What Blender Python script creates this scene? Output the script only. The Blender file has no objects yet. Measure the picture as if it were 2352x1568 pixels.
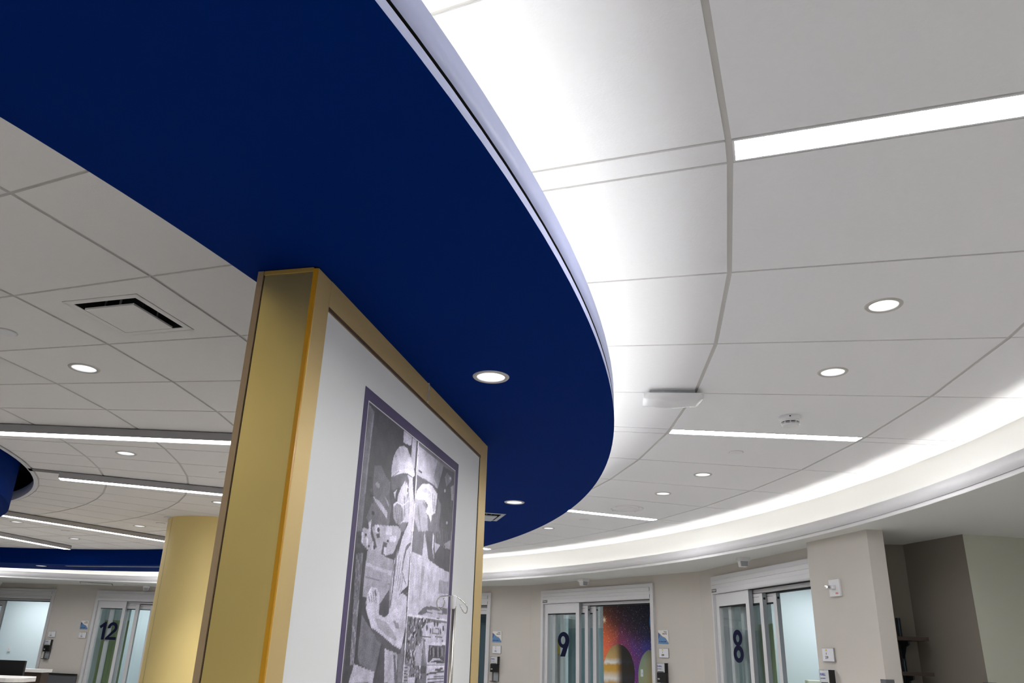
import bpy, bmesh, math, random
from mathutils import Vector, Matrix
from mathutils.geometry import tessellate_polygon
random.seed(7)
E_LIN=28.; E_LINL=4.5; E_SPOT=45.; EXPO=.18; L_LIN=58.; L_LINL=22.; L_LED=16.; L_LEDW=22.; L_TROF=9.
PI=math.pi
def R(d): return math.radians(d)
COL=bpy.context.scene.collection
CX,CY=-7.0737,4.4413            # centre of the round pod
CAMZ=1.45
Z_SOFFIT=2.434; Z_FASCIA=2.556; Z_INNER=2.6425; Z_MAIN=2.780
R_DRUM=3.665; R_OPEN=3.795; R_BI=6.816; R_BO=7.685; R_LIP=9.828; R_COVE=9.989
def pol(r,a,z=None):
    x=CX+r*math.cos(R(a)); y=CY+r*math.sin(R(a))
    return Vector((x,y)) if z is None else Vector((x,y,z))

# ---------------------------------------------------------------- materials
def srgb(r,g,b):
    f=lambda c:(c/255/12.92) if c/255<=.04045 else ((c/255+.055)/1.055)**2.4
    return (f(r),f(g),f(b),1)
def mat(name,col,rough=.5,metal=0.,spec=.5,bump=None,emit=None,var=None,alpha=None,coat=0):
    m=bpy.data.materials.new(name); m.use_nodes=True
    nt=m.node_tree; b=nt.nodes['Principled BSDF']
    b.inputs['Base Color'].default_value=col; b.inputs['Roughness'].default_value=rough
    b.inputs['Metallic'].default_value=metal; b.inputs['Specular IOR Level'].default_value=spec
    if coat: b.inputs['Coat Weight'].default_value=coat
    if emit: b.inputs['Emission Color'].default_value=emit[0]; b.inputs['Emission Strength'].default_value=emit[1]
    tc=None
    if bump or var:
        tc=nt.nodes.new('ShaderNodeTexCoord')
    if bump:
        n=nt.nodes.new('ShaderNodeTexNoise'); n.inputs['Scale'].default_value=bump[0]; n.inputs['Detail'].default_value=3
        nt.links.new(tc.outputs['Object'],n.inputs['Vector'])
        bp=nt.nodes.new('ShaderNodeBump'); bp.inputs['Strength'].default_value=bump[1]; bp.inputs['Distance'].default_value=.002
        nt.links.new(n.outputs['Fac'],bp.inputs['Height']); nt.links.new(bp.outputs['Normal'],b.inputs['Normal'])
    if var:
        n=nt.nodes.new('ShaderNodeTexNoise'); n.inputs['Scale'].default_value=var[0]; n.inputs['Detail'].default_value=4
        mp=nt.nodes.new('ShaderNodeMapping'); mp.inputs['Scale'].default_value=var[2] if len(var)>2 else (1,1,1)
        nt.links.new(tc.outputs['Object'],mp.inputs['Vector']); nt.links.new(mp.outputs['Vector'],n.inputs['Vector'])
        mx=nt.nodes.new('ShaderNodeMixRGB'); mx.inputs['Color1'].default_value=tuple(c*(1-var[1]) for c in col[:3])+(1,)
        mx.inputs['Color2'].default_value=tuple(min(1,c*(1+var[1])) for c in col[:3])+(1,)
        nt.links.new(n.outputs['Fac'],mx.inputs['Fac']); nt.links.new(mx.outputs['Color'],b.inputs['Base Color'])
    return m
def glass(name,tint,refl=.12,rough=.02):
    m=bpy.data.materials.new(name); m.use_nodes=True; nt=m.node_tree
    for n in list(nt.nodes):
        if n.type=='BSDF_PRINCIPLED': nt.nodes.remove(n)
    out=[n for n in nt.nodes if n.type=='OUTPUT_MATERIAL'][0]
    t=nt.nodes.new('ShaderNodeBsdfTransparent'); t.inputs['Color'].default_value=tint
    g=nt.nodes.new('ShaderNodeBsdfGlossy'); g.inputs['Roughness'].default_value=rough
    lw=nt.nodes.new('ShaderNodeLayerWeight'); lw.inputs['Blend'].default_value=.5
    pw=nt.nodes.new('ShaderNodeMath'); pw.operation='POWER'; pw.inputs[1].default_value=4.; nt.links.new(lw.outputs['Facing'],pw.inputs[0])
    ad=nt.nodes.new('ShaderNodeMath'); ad.operation='MULTIPLY_ADD'; ad.inputs[1].default_value=.8; ad.inputs[2].default_value=refl; ad.use_clamp=True
    nt.links.new(pw.outputs[0],ad.inputs[0])
    mx=nt.nodes.new('ShaderNodeMixShader'); nt.links.new(ad.outputs[0],mx.inputs['Fac'])
    nt.links.new(t.outputs[0],mx.inputs[1]); nt.links.new(g.outputs[0],mx.inputs[2]); nt.links.new(mx.outputs[0],out.inputs['Surface'])
    return m
def emis(name,col,s):
    m=bpy.data.materials.new(name); m.use_nodes=True; nt=m.node_tree
    b=nt.nodes['Principled BSDF']; b.inputs['Base Color'].default_value=(.8,.8,.8,1)
    b.inputs['Emission Color'].default_value=col; b.inputs['Emission Strength'].default_value=s
    return m
M={}
M['tile']=mat('ceiling_tile',(.80,.797,.805,1),.9,bump=(140,.25),var=(60,.02))
M['tile_in']=mat('ceiling_tile_warm_lit',(.80,.775,.745,1),.9,bump=(140,.25),var=(60,.02))  # same white tile; the warm tone of its light is put into the colour
M['grid']=mat('grid_bar',(.54,.525,.50,1),.6)
M['soffit']=mat('soffit_paint',(.64,.64,.61,1),.85,bump=(90,.15))
M['cream']=mat('cove_paint',(.82,.815,.79,1),.8)
M['blue']=mat('navy_paint',(.00003,.0160,.135,1),.65,spec=.015,bump=(120,.06))
M['bluetrim']=mat('blue_reflecting_trim',(.47,.51,.76,1),.5,bump=(60,.05))  # silver trim tinted lavender: the blue reflection is put into the colour
M['lip']=mat('silver_trim',(.70,.69,.70,1),.5)
M['capgold']=mat('cap_gold',(.42,.28,.07,1),.4)
M['lipdark']=mat('dark_bronze',(.15,.095,.045,1),.4,metal=.3)
M['dark']=mat('dark_recess',(.006,.006,.008,1),.8)
M['black']=mat('black_plastic',(.008,.008,.009,1),.35)
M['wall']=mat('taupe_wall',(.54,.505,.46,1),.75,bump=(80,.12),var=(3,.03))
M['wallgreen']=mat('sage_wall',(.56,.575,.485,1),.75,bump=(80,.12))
M['wallshade']=mat('shaded_taupe_wall',(.25,.22,.185,1),.8,bump=(80,.12))  # taupe darkened: the alcove's shade is put into the colour
M['room']=mat('pale_aqua_wall',(.69,.77,.80,1),.7,bump=(60,.08))
M['alu']=mat('brushed_aluminium',(.61,.605,.615,1),.5,metal=.15,var=(8,.05,(1,1,40)))
M['alud']=mat('aluminium_edge',(.36,.38,.40,1),.45,metal=.4)
M['steel']=mat('stainless_steel',(.50,.47,.43,1),.3,metal=1)
M['chrome']=mat('chrome',(.62,.60,.58,1),.15,metal=1)
M['trimring']=mat('downlight_trim',(.52,.50,.46,1),.4,metal=.3)
M['white']=mat('white_plastic',(.74,.735,.74,1),.45)
M['plate']=mat('sign_plate',(.70,.70,.74,1),.45)
M['plateedge']=mat('sign_backing',(.30,.28,.28,1),.5)
M['gold']=mat('satin_gold',(1.0,.745,.265,1),.36,metal=.85,bump=(400,.06),var=(5,.05))
M['goldlite']=mat('pale_gold',(.76,.56,.25,1),.45,metal=.4,bump=(400,.05))
M['bronze']=mat('bronze_trim',(.50,.36,.21,1),.45,metal=.4)
M['amber']=mat('amber_acrylic',(.62,.30,.01,1),.3)
M['colgold']=mat('column_gold',(.97,.755,.31,1),.5,metal=.1,bump=(300,.05),var=(4,.04))
M['panel']=mat('white_laminate',(.87,.88,.88,1),.5)
M['purple']=mat('purple_border',(.085,.065,.15,1),.6,var=(900,.25))
M['whiteline']=mat('white_line',(.75,.74,.76,1),.6)
M['glass']=glass('door_glass',(.90,.945,.945,1),.07)
M['clear']=glass('clear_cover',(.95,.96,.97,1),.08,.05)
M['clear2']=mat('acrylic',(.55,.50,.42,1),.2)
M['steelblue']=mat('steel_blue_edge',(.12,.19,.24,1),.3,metal=.6)
M['navy']=mat('navy_vinyl',(.006,.008,.032,1),.7,spec=.1)
M['inkblack']=mat('black_ink',(.01,.01,.012,1),.6)
M['inkred']=mat('red_ink',(.55,.06,.04,1),.6)
M['inkblue']=mat('blue_ink',(.05,.06,.35,1),.6)
M['inkyellow']=mat('yellow_ink',(.75,.52,.05,1),.6)
M['plateblue']=mat('plate_blue',(.10,.22,.43,1),.5,var=(60,.25))
M['platenavy']=mat('plate_navy',(.05,.09,.22,1),.5)
M['plateorange']=mat('plate_orange',(.60,.30,.08,1),.5)
M['platewhite']=mat('plate_white',(.72,.71,.68,1),.5)
M['floor']=mat('vinyl_floor',(.56,.55,.54,1),.35,var=(2,.05))
M['wood']=mat('dark_wood',(.045,.026,.017,1),.5,var=(12,.35,(1,14,14)))
M['darkmetal']=mat('blue_black_metal',(.02,.028,.036,1),.4,metal=.5)
M['guard']=mat('grey_vinyl',(.085,.088,.095,1),.5)
M['quartz']=mat('white_quartz',(.80,.79,.77,1),.25)
M['cream_pl']=mat('cream_plastic',(.70,.72,.58,1),.5)
M['cgreen']=mat('green_curtain',(.36,.44,.23,1),.8,var=(6,.25,(14,14,.2)))
M['caqua']=mat('aqua_curtain',(.38,.57,.63,1),.8,var=(5,.2,(10,10,.2)))
M['cgrey']=mat('blue_grey_curtain',(.10,.155,.19,1),.8,var=(5,.1,(10,10,.2)))
M['dreflect']=mat('reflector',(.9,.9,.92,1),.25)
M['alul']=mat('light_housing',(.42,.41,.42,1),.45,metal=.2)
M['lens']=emis('linear_lens',(.975,.98,1,1),L_LIN)
M['lensL']=emis('linear_lens_cool',(.985,.98,1,1),L_LINL)
M['dlens']=emis('downlight_lens',(.96,.98,1,1),.72)
nt=M['dlens'].node_tree; tc=nt.nodes.new('ShaderNodeTexCoord'); vo=nt.nodes.new('ShaderNodeTexNoise'); vo.inputs['Scale'].default_value=70; nt.links.new(tc.outputs['Object'],vo.inputs['Vector'])
mr=nt.nodes.new('ShaderNodeMapRange'); mr.inputs['From Min'].default_value=.35; mr.inputs['From Max'].default_value=.65; mr.inputs['To Min'].default_value=2.0; mr.inputs['To Max'].default_value=4.5
nt.links.new(vo.outputs['Fac'],mr.inputs['Value']); nt.links.new(mr.outputs[0],nt.nodes['Principled BSDF'].inputs['Emission Strength'])
M['led']=emis('led_tape_cool',(.97,.98,1,1),L_LED)
M['ledw']=emis('led_tape_warm',(1,.99,.97,1),L_LEDW)
M['troffer']=emis('troffer_lens',(.93,.98,1,1),L_TROF)
# curtain mesh top: fine perforation
def meshtop():
    m=bpy.data.materials.new('curtain_mesh'); m.use_nodes=True; nt=m.node_tree
    b=nt.nodes['Principled BSDF']; b.inputs['Base Color'].default_value=(.72,.80,.82,1); b.inputs['Roughness'].default_value=.8
    out=[n for n in nt.nodes if n.type=='OUTPUT_MATERIAL'][0]
    tc=nt.nodes.new('ShaderNodeTexCoord'); v=nt.nodes.new('ShaderNodeTexVoronoi'); v.inputs['Scale'].default_value=120
    nt.links.new(tc.outputs['Object'],v.inputs['Vector'])
    th=nt.nodes.new('ShaderNodeMath'); th.operation='GREATER_THAN'; th.inputs[1].default_value=.26
    nt.links.new(v.outputs['Distance'],th.inputs[0])
    t=nt.nodes.new('ShaderNodeBsdfTransparent'); mx=nt.nodes.new('ShaderNodeMixShader')
    nt.links.new(th.outputs[0],mx.inputs['Fac']); nt.links.new(t.outputs[0],mx.inputs[1]); nt.links.new(b.outputs[0],mx.inputs[2])
    nt.links.new(mx.outputs[0],out.inputs['Surface']); return m
M['cmesh']=meshtop()
def printmat():
    m=bpy.data.materials.new('photo_print'); m.use_nodes=True; nt=m.node_tree; b=nt.nodes['Principled BSDF']
    b.inputs['Roughness'].default_value=.45
    at=nt.nodes.new('ShaderNodeVertexColor'); at.layer_name='tone'
    tc=nt.nodes.new('ShaderNodeTexCoord'); n=nt.nodes.new('ShaderNodeTexNoise'); n.inputs['Scale'].default_value=330; n.inputs['Detail'].default_value=3; n.inputs['Roughness'].default_value=.7
    nt.links.new(tc.outputs['Object'],n.inputs['Vector'])
    rm=nt.nodes.new('ShaderNodeMapRange'); rm.inputs['From Min'].default_value=.3; rm.inputs['From Max'].default_value=.7; rm.inputs['To Min'].default_value=.55; rm.inputs['To Max'].default_value=1.45
    nt.links.new(n.outputs['Fac'],rm.inputs['Value'])
    n2=nt.nodes.new('ShaderNodeTexNoise'); n2.inputs['Scale'].default_value=22; n2.inputs['Detail'].default_value=6
    nt.links.new(tc.outputs['Object'],n2.inputs['Vector'])
    rm2=nt.nodes.new('ShaderNodeMapRange'); rm2.inputs['From Min'].default_value=.3; rm2.inputs['From Max'].default_value=.7; rm2.inputs['To Min'].default_value=.74; rm2.inputs['To Max'].default_value=1.24
    nt.links.new(n2.outputs['Fac'],rm2.inputs['Value'])
    mm=nt.nodes.new('ShaderNodeMath'); mm.operation='MULTIPLY'; nt.links.new(rm.outputs[0],mm.inputs[0]); nt.links.new(rm2.outputs[0],mm.inputs[1])
    vm=nt.nodes.new('ShaderNodeVectorMath'); vm.operation='SCALE'; nt.links.new(at.outputs['Color'],vm.inputs[0]); nt.links.new(mm.outputs[0],vm.inputs['Scale'])
    nt.links.new(vm.outputs[0],b.inputs['Base Color']); return m
M['print']=printmat()
def ramp(nt,src,pts):
    r=nt.nodes.new('ShaderNodeValToRGB'); e=r.color_ramp.elements
    while len(e)<len(pts): e.new(.5)
    for i,(p,c) in enumerate(pts): e[i].position=p; e[i].color=c if len(c)==4 else c+(1,)
    nt.links.new(src,r.inputs['Fac']); return r
def galaxy():
    m=bpy.data.materials.new('galaxy_print'); m.use_nodes=True; nt=m.node_tree; b=nt.nodes['Principled BSDF']; b.inputs['Roughness'].default_value=.4
    L=nt.links.new; N=nt.nodes.new
    tc=N('ShaderNodeTexCoord'); sx=N('ShaderNodeSeparateXYZ'); L(tc.outputs['Object'],sx.inputs[0])
    no=N('ShaderNodeTexNoise'); no.inputs['Scale'].default_value=3.2; no.inputs['Detail'].default_value=6; L(tc.outputs['Object'],no.inputs['Vector'])
    def math_(op,a,bv):
        n=N('ShaderNodeMath'); n.operation=op
        for i,v in enumerate((a,bv)):
            if isinstance(v,(int,float)): n.inputs[i].default_value=v
            else: L(v,n.inputs[i])
        return n.outputs[0]
    u=math_('MULTIPLY',math_('SUBTRACT',sx.outputs['X'],1.45),.5)
    u=math_('ADD',u,math_('MULTIPLY',math_('SUBTRACT',no.outputs['Fac'],.5),.45))
    r1=ramp(nt,u,[(.05,(.95,.30,.05)),(.22,(.80,.14,.045)),(.40,(.30,.035,.10)),(.62,(.15,.03,.19)),(.82,(.07,.05,.34))])
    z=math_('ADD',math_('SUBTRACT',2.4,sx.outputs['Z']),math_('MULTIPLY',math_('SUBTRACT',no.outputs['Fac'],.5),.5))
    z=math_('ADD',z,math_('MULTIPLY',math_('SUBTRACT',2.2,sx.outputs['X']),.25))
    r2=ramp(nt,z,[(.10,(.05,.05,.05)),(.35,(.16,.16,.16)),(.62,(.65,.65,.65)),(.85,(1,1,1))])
    mu=N('ShaderNodeMixRGB'); mu.blend_type='MULTIPLY'; mu.inputs['Fac'].default_value=1; L(r1.outputs[0],mu.inputs[1]); L(r2.outputs[0],mu.inputs[2])
    ad=mu.outputs[0]
    for sc,th in ((22,.13),(40,.19),(80,.20)):
        v=N('ShaderNodeTexVoronoi'); v.inputs['Scale'].default_value=sc; L(tc.outputs['Object'],v.inputs['Vector'])
        w=N('ShaderNodeSeparateColor'); L(v.outputs['Color'],w.inputs[0])
        s=math_('LESS_THAN',v.outputs['Distance'],math_('MULTIPLY',w.outputs[0],th))
        s=math_('MULTIPLY',s,math_('MULTIPLY',w.outputs[1],.9))
        a=N('ShaderNodeMixRGB'); a.blend_type='ADD'; a.inputs[2].default_value=(1,.86,.9,1); L(s,a.inputs['Fac']); L(ad,a.inputs[1]); ad=a.outputs[0]
    L(ad,b.inputs['Base Color']); return m
def planet(name,bands,term):
    m=bpy.data.materials.new(name); m.use_nodes=True; nt=m.node_tree; b=nt.nodes['Principled BSDF']; b.inputs['Roughness'].default_value=.4
    L=nt.links.new; N=nt.nodes.new
    tc=N('ShaderNodeTexCoord'); sx=N('ShaderNodeSeparateXYZ'); L(tc.outputs['Object'],sx.inputs[0])
    no=N('ShaderNodeTexNoise'); no.inputs['Scale'].default_value=7; no.inputs['Detail'].default_value=6; no.inputs['Distortion'].default_value=1.0; L(tc.outputs['Object'],no.inputs['Vector'])
    a=N('ShaderNodeMath'); a.operation='MULTIPLY_ADD'; a.inputs[1].default_value=1.1; a.inputs[2].default_value=.5; L(sx.outputs['Z'],a.inputs[0])
    c=N('ShaderNodeMath'); c.operation='MULTIPLY_ADD'; c.inputs[1].default_value=.12; L(no.outputs['Fac'],c.inputs[0]); L(a.outputs[0],c.inputs[2])
    d=N('ShaderNodeMath'); d.operation='SUBTRACT'; d.inputs[1].default_value=.06; L(c.outputs[0],d.inputs[0])
    r=ramp(nt,d.outputs[0],bands)
    e=N('ShaderNodeMath'); e.operation='MULTIPLY_ADD'; e.inputs[1].default_value=1.1; e.inputs[2].default_value=.5; L(sx.outputs['X'],e.inputs[0])
    r2=ramp(nt,e.outputs[0],term)
    mu=N('ShaderNodeMixRGB'); mu.blend_type='MULTIPLY'; mu.inputs['Fac'].default_value=1; L(r.outputs[0],mu.inputs[1]); L(r2.outputs[0],mu.inputs[2])
    L(mu.outputs[0],b.inputs['Base Color']); return m
M['galaxy']=galaxy()
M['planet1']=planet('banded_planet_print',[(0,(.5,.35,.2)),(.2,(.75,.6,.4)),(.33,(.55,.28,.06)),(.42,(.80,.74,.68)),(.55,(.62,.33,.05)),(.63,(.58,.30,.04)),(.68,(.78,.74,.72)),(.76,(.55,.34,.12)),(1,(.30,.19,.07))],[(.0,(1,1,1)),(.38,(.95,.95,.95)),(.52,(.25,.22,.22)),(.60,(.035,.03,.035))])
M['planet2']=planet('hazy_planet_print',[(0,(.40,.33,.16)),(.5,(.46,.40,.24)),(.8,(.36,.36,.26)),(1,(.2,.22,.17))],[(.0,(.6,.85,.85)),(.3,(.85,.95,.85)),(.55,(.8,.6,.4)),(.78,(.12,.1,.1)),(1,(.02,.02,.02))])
M['blueglow']=mat('blue_nebula_print',(.03,.16,.36,1),.4,var=(8,.6))
M['starglow']=mat('orange_star_print',(.95,.75,.55,1),.4)
M['reflgold']=mat('gold_reflection',(.45,.33,.02,1),.5)  # colour of the gold column's reflection in the door glass

# ---------------------------------------------------------------- mesh builder
class MB:
    def __init__(s): s.v=[]; s.f=[]; s.m=[]; s.sm=[]; s.mats=[]; s.tone=None
    def mi(s,m):
        m=M[m] if isinstance(m,str) else m
        if m not in s.mats: s.mats.append(m)
        return s.mats.index(m)
    def face(s,pts,m,smooth=False):
        i0=len(s.v); s.v+= [tuple(p) for p in pts]; s.f.append(tuple(range(i0,i0+len(pts)))); s.m.append(s.mi(m)); s.sm.append(smooth)
    def grid(s,rows,m,smooth=True,close=False):
        i0=len(s.v); n=len(rows[0])
        for r in rows: s.v+=[tuple(p) for p in r]
        k=s.mi(m)
        for i in range(len(rows)-1):
            for j in range(n if close else n-1):
                j2=(j+1)%n
                s.f.append((i0+i*n+j,i0+i*n+j2,i0+(i+1)*n+j2,i0+(i+1)*n+j)); s.m.append(k); s.sm.append(smooth)
    def box(s,x0,x1,y0,y1,z0,z1,m,mtx=None,bev=0):
        if bev:
            b=bev; 
            def ring(z,i):
                pts=[]
                for (cx,cy,a) in ((x1-b,y1-b,0),(x0+b,y1-b,90),(x0+b,y0+b,180),(x1-b,y0+b,270)):
                    for t in (0,30,60,90): pts.append(Vector((cx+(b-i)*math.cos(R(a+t)),cy+(b-i)*math.sin(R(a+t)),z)))
                return pts
            e=min(b*.4,(z1-z0)*.3)
            rows=[ring(z0,e),ring(z0+e,0),ring(z1-e,0),ring(z1,e)]
            if mtx: rows=[[mtx@p for p in r] for r in rows]
            s.grid(rows,m,False,True); s.face(rows[0][::-1],m); s.face(rows[-1],m); return
        c=[Vector((x,y,z)) for z in (z0,z1) for y in (y0,y1) for x in (x0,x1)]
        if mtx: c=[mtx@p for p in c]
        for q in ((0,2,3,1),(4,5,7,6),(0,1,5,4),(2,6,7,3),(0,4,6,2),(1,3,7,5)): s.face([c[i] for i in q],m)
    def prism(s,poly,z0,z1,m,top=True,bot=True):
        n=len(poly); a=[Vector((p[0],p[1],z0)) for p in poly]; b=[Vector((p[0],p[1],z1)) for p in poly]
        for i in range(n): j=(i+1)%n; s.face([a[i],a[j],b[j],b[i]],m)
        if bot: s.face(a[::-1],m)
        if top: s.face(b,m)
    def rev(s,prof,m,seg=32,smooth=True,cap0=False,cap1=False,origin=(0,0,0)):
        o=Vector(origin)
        rows=[[o+Vector((r*math.cos(2*PI*k/seg),r*math.sin(2*PI*k/seg),z)) for k in range(seg)] for r,z in prof]
        s.grid(rows,m,smooth,True)
        if cap0: s.face(rows[0][::-1],m)
        if cap1: s.face(rows[-1],m)
    def tube(s,pts,r,m,seg=10,cap=True):
        pts=[Vector(p) for p in pts]; rows=[]; up=None
        for i,p in enumerate(pts):
            t=(pts[min(i+1,len(pts)-1)]-pts[max(i-1,0)]).normalized()
            if up is None: up=Vector((0,0,1)) if abs(t.z)<.9 else Vector((1,0,0))
            a=t.cross(up).normalized(); b=a.cross(t).normalized(); up=b
            rr=r[i] if isinstance(r,(list,tuple)) else r
            rows.append([p+a*rr*math.cos(2*PI*k/seg)+b*rr*math.sin(2*PI*k/seg) for k in range(seg)])
        s.grid(rows,m,True,True)
        if cap: s.face(rows[0][::-1],m); s.face(rows[-1],m)
    def holed(s,outer,holes,z,m,mtx=None):
        loops=[[Vector((p[0],p[1],0)) for p in outer]]+[[Vector((p[0],p[1],0)) for p in h] for h in holes]
        fl=[p for l in loops for p in l]
        for t in tessellate_polygon(loops):
            tri=[Vector((fl[i].x,fl[i].y,z)) for i in t]
            if mtx: tri=[mtx@p for p in tri]
            s.face(tri,m)
    def build(s,name,parent=None,kind=None,label=None,loc=None,weld=True):
        me=bpy.data.meshes.new(name); me.from_pydata(s.v,[],s.f)
        for m in s.mats: me.materials.append(m)
        me.polygons.foreach_set('material_index',s.m); me.polygons.foreach_set('use_smooth',s.sm)
        if s.tone is not None:
            ca=me.color_attributes.new('tone','FLOAT_COLOR','CORNER')
            for p in me.polygons:
                for li in p.loop_indices: ca.data[li].color=s.tone[p.index]
        if weld:
            bm=bmesh.new(); bm.from_mesh(me); bmesh.ops.remove_doubles(bm,verts=bm.verts,dist=1e-5)
            bmesh.ops.recalc_face_normals(bm,faces=bm.faces); bm.to_mesh(me); bm.free()
        me.update()
        o=bpy.data.objects.new(name,me); COL.objects.link(o)
        if parent: o.parent=parent
        if kind: o['kind']=kind
        if label: o['label']=label
        if loc is not None: o.location=loc
        return o
def empty(name,loc,rz=0,kind=None):
    o=bpy.data.objects.new(name,None); COL.objects.link(o); o.location=loc; o.rotation_euler=(0,0,rz); o.empty_display_size=.1
    if kind: o['kind']=kind
    return o
def tag(o,label,cat,group=None):
    o['label']=label; o['category']=cat
    if group: o['group']=group
    return o
def dup(root,loc,rz=None):
    r=root.copy(); COL.objects.link(r); r.location=loc
    if rz is not None: r.rotation_euler=(0,0,rz)
    for ch in list(root.children):
        c=ch.copy(); COL.objects.link(c); c.parent=r
        for g in list(ch.children):
            d=g.copy(); COL.objects.link(d); d.parent=c
    return r
def text(body,size,m,name,parent,loc,rot=(PI/2,0,0),ext=.001,bold=0.,align='CENTER',sx=1.,label=None):
    cu=bpy.data.curves.new(name,'FONT'); cu.body=body; cu.size=size; cu.extrude=ext; cu.offset=bold; cu.align_x=align; cu.align_y='CENTER'
    cu.resolution_u=4
    t=bpy.data.objects.new(name,cu); COL.objects.link(t); bpy.context.view_layer.update()
    me=bpy.data.meshes.new_from_object(t.evaluated_get(bpy.context.evaluated_depsgraph_get()))
    bpy.data.objects.remove(t); me.materials.clear(); me.materials.append(M[m]); me.name=name
    o=bpy.data.objects.new(name,me); COL.objects.link(o); o.parent=parent; o.location=loc; o.rotation_euler=rot; o.scale=(sx,1,1)
    if label: o['label']=label
    return o
def circ(x,y,r,n=32): return [(x+r*math.cos(2*PI*k/n),y+r*math.sin(2*PI*k/n)) for k in range(n)]
def arc_ring(b,r0,r1,z,m,a0=0,a1=360,step=1.,z1=None):
    n=int(round((a1-a0)/step)); rows=[[pol(r0,a0+i*step,z) for i in range(n+1)],[pol(r1,a0+i*step,z if z1 is None else z1) for i in range(n+1)]]
    b.grid(rows,m,False)
def cyl(b,r,z0,z1,m,a0=0,a1=360,step=1.):
    n=int(round((a1-a0)/step)); b.grid([[pol(r,a0+i*step,z0) for i in range(n+1)],[pol(r,a0+i*step,z1) for i in range(n+1)]],m,True)

# ---------------------------------------------------------------- fixtures that need holes
DL_R=[(8.739,-11.42),(8.735,-6.49),(8.735,8.30),(8.74,13.32),(8.72,28.09)]
DL_B=[(7.25,-13.56),(7.265,6.42),(7.14,85.42)]
DL_L=[(5.235,-11.30),(4.63,8.50),(5.245,28.02),(4.572,66.27),(5.244,52.26),(5.788,71.71)]
HOLE=.056
def rot_sq(r,a,h):      # square of half side h, aligned to the radius
    c=pol(r,a); e=Vector((math.cos(R(a)),math.sin(R(a)))); t=Vector((-e.y,e.x))
    return [tuple(c+e*h*i+t*h*j) for i,j in ((1,1),(-1,1),(-1,-1),(1,-1))]
DIFF_L=(5.87,-16.5); DIFF_B=(7.12,11.55)

def lights_hw(a,r): return .052/r*180/PI
def tilefield(b,rows,z,m,mg,split,holes,gm=.017,gc=.011):
    """tiles with chord edges between cross joints every 5 degrees; a 104 mm strip every 20 degrees when split"""
    for (r0,r1,lightrow) in rows:
        for k in range(18):
            c=.95+20*k
            cells=[]
            if split:
                f=lambda q,r:(c+lights_hw(c,r))+(20-2*lights_hw(c,r))*q/4
                cells=[(lambda r,q=q:f(q,r),lambda r,q=q:f(q+1,r)) for q in range(4)]
                if not lightrow: cells.append((lambda r:c-lights_hw(c,r),lambda r:c+lights_hw(c,r)))
            else: cells=[(lambda r,q=q:c+5*q,lambda r,q=q:c+5*q+5) for q in range(4)]
            for fa,fb in cells:
                ra,rb_=r0+gm/2,r1-gm/2
                P=[]
                for r,f_,s in ((ra,fa,1),(rb_,fa,1),(rb_,fb,-1),(ra,fb,-1)): P.append(pol(r,f_(r)+s*gc/2/r*180/PI))
                mid=(fa((r0+r1)/2)+fb((r0+r1)/2))/2
                hs=[]
                for (hp,cx_,cy_) in holes:
                    rr=math.hypot(cx_-CX,cy_-CY); aa=math.degrees(math.atan2(cy_-CY,cx_-CX))
                    if r0<rr<r1 and fa(rr)%360<aa%360<fb(rr)%360: hs.append(hp)
                    elif r0<rr<r1 and fa(rr)<aa<fb(rr): hs.append(hp)
                if hs: b.holed(P,hs,z,m)
                else: b.face([Vector((p.x,p.y,z)) for p in P],m)
                for i in range(4):
                    p,q=P[i],P[(i+1)%4]; b.face([(p.x,p.y,z),(q.x,q.y,z),(q.x,q.y,z+.02),(p.x,p.y,z+.02)],m)
        # grid bars above the joints
    for (r0,r1,lightrow) in rows:
        for k in range(72):
            a=.95+5*k; a2=a+5
            for r in (r0,r1):
                b.face([pol(r-.012,a,z+.005),pol(r-.012,a2,z+.005),pol(r+.012,a2,z+.005),pol(r+.012,a,z+.005)],mg)
        for k in range(18):
            c=.95+20*k
            hw=lights_hw(c,9)
            angs=[(lambda r,q=q:c+lights_hw(c,r)+(20-2*lights_hw(c,r))*q/4) for q in range(5)] if split else [(lambda r,q=q:c+5*q) for q in range(4)]
            for f in angs:
                w0,w1=.012/r0*180/PI,.012/r1*180/PI
                b.face([pol(r0,f(r0)-w0,z+.0055),pol(r1,f(r1)-w1,z+.0055),pol(r1,f(r1)+w1,z+.0055),pol(r0,f(r0)+w0,z+.0055)],mg)
def hole_list(fix): return [(circ(pol(r,a).x,pol(r,a).y,HOLE),pol(r,a).x,pol(r,a).y) for r,a in fix]
# --- main (outer) tile field
b=MB()
tilefield(b,[(7.45,8.137,False),(8.137,9.338,True),(9.338,9.985,False)],Z_MAIN,'tile','grid',True,hole_list(DL_R))
b.build('ceiling',kind='structure',label='white curved ceiling tile field between the two light coves')
# --- inner tile field
b=MB()
sq=rot_sq(DIFF_L[0],DIFF_L[1],.142)
tilefield(b,[(3.83,4.32,False),(4.32,4.936,False),(4.936,5.562,False),(5.562,6.194,False),(6.194,R_BI+.01,False)],Z_INNER,'tile_in','grid',False,hole_list(DL_L)+[(sq,*pol(*DIFF_L))],gm=.015,gc=.011)
arc_ring(b,R_OPEN,3.826,Z_INNER-.004,'lip',step=2.5); cyl(b,R_OPEN,Z_INNER-.004,Z_INNER+.08,'lip',step=2.5); cyl(b,3.826,Z_INNER-.004,Z_INNER+.02,'lip',step=5)
b.build('ceiling',kind='structure',label='grey white tile field inside the blue ring')
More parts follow.
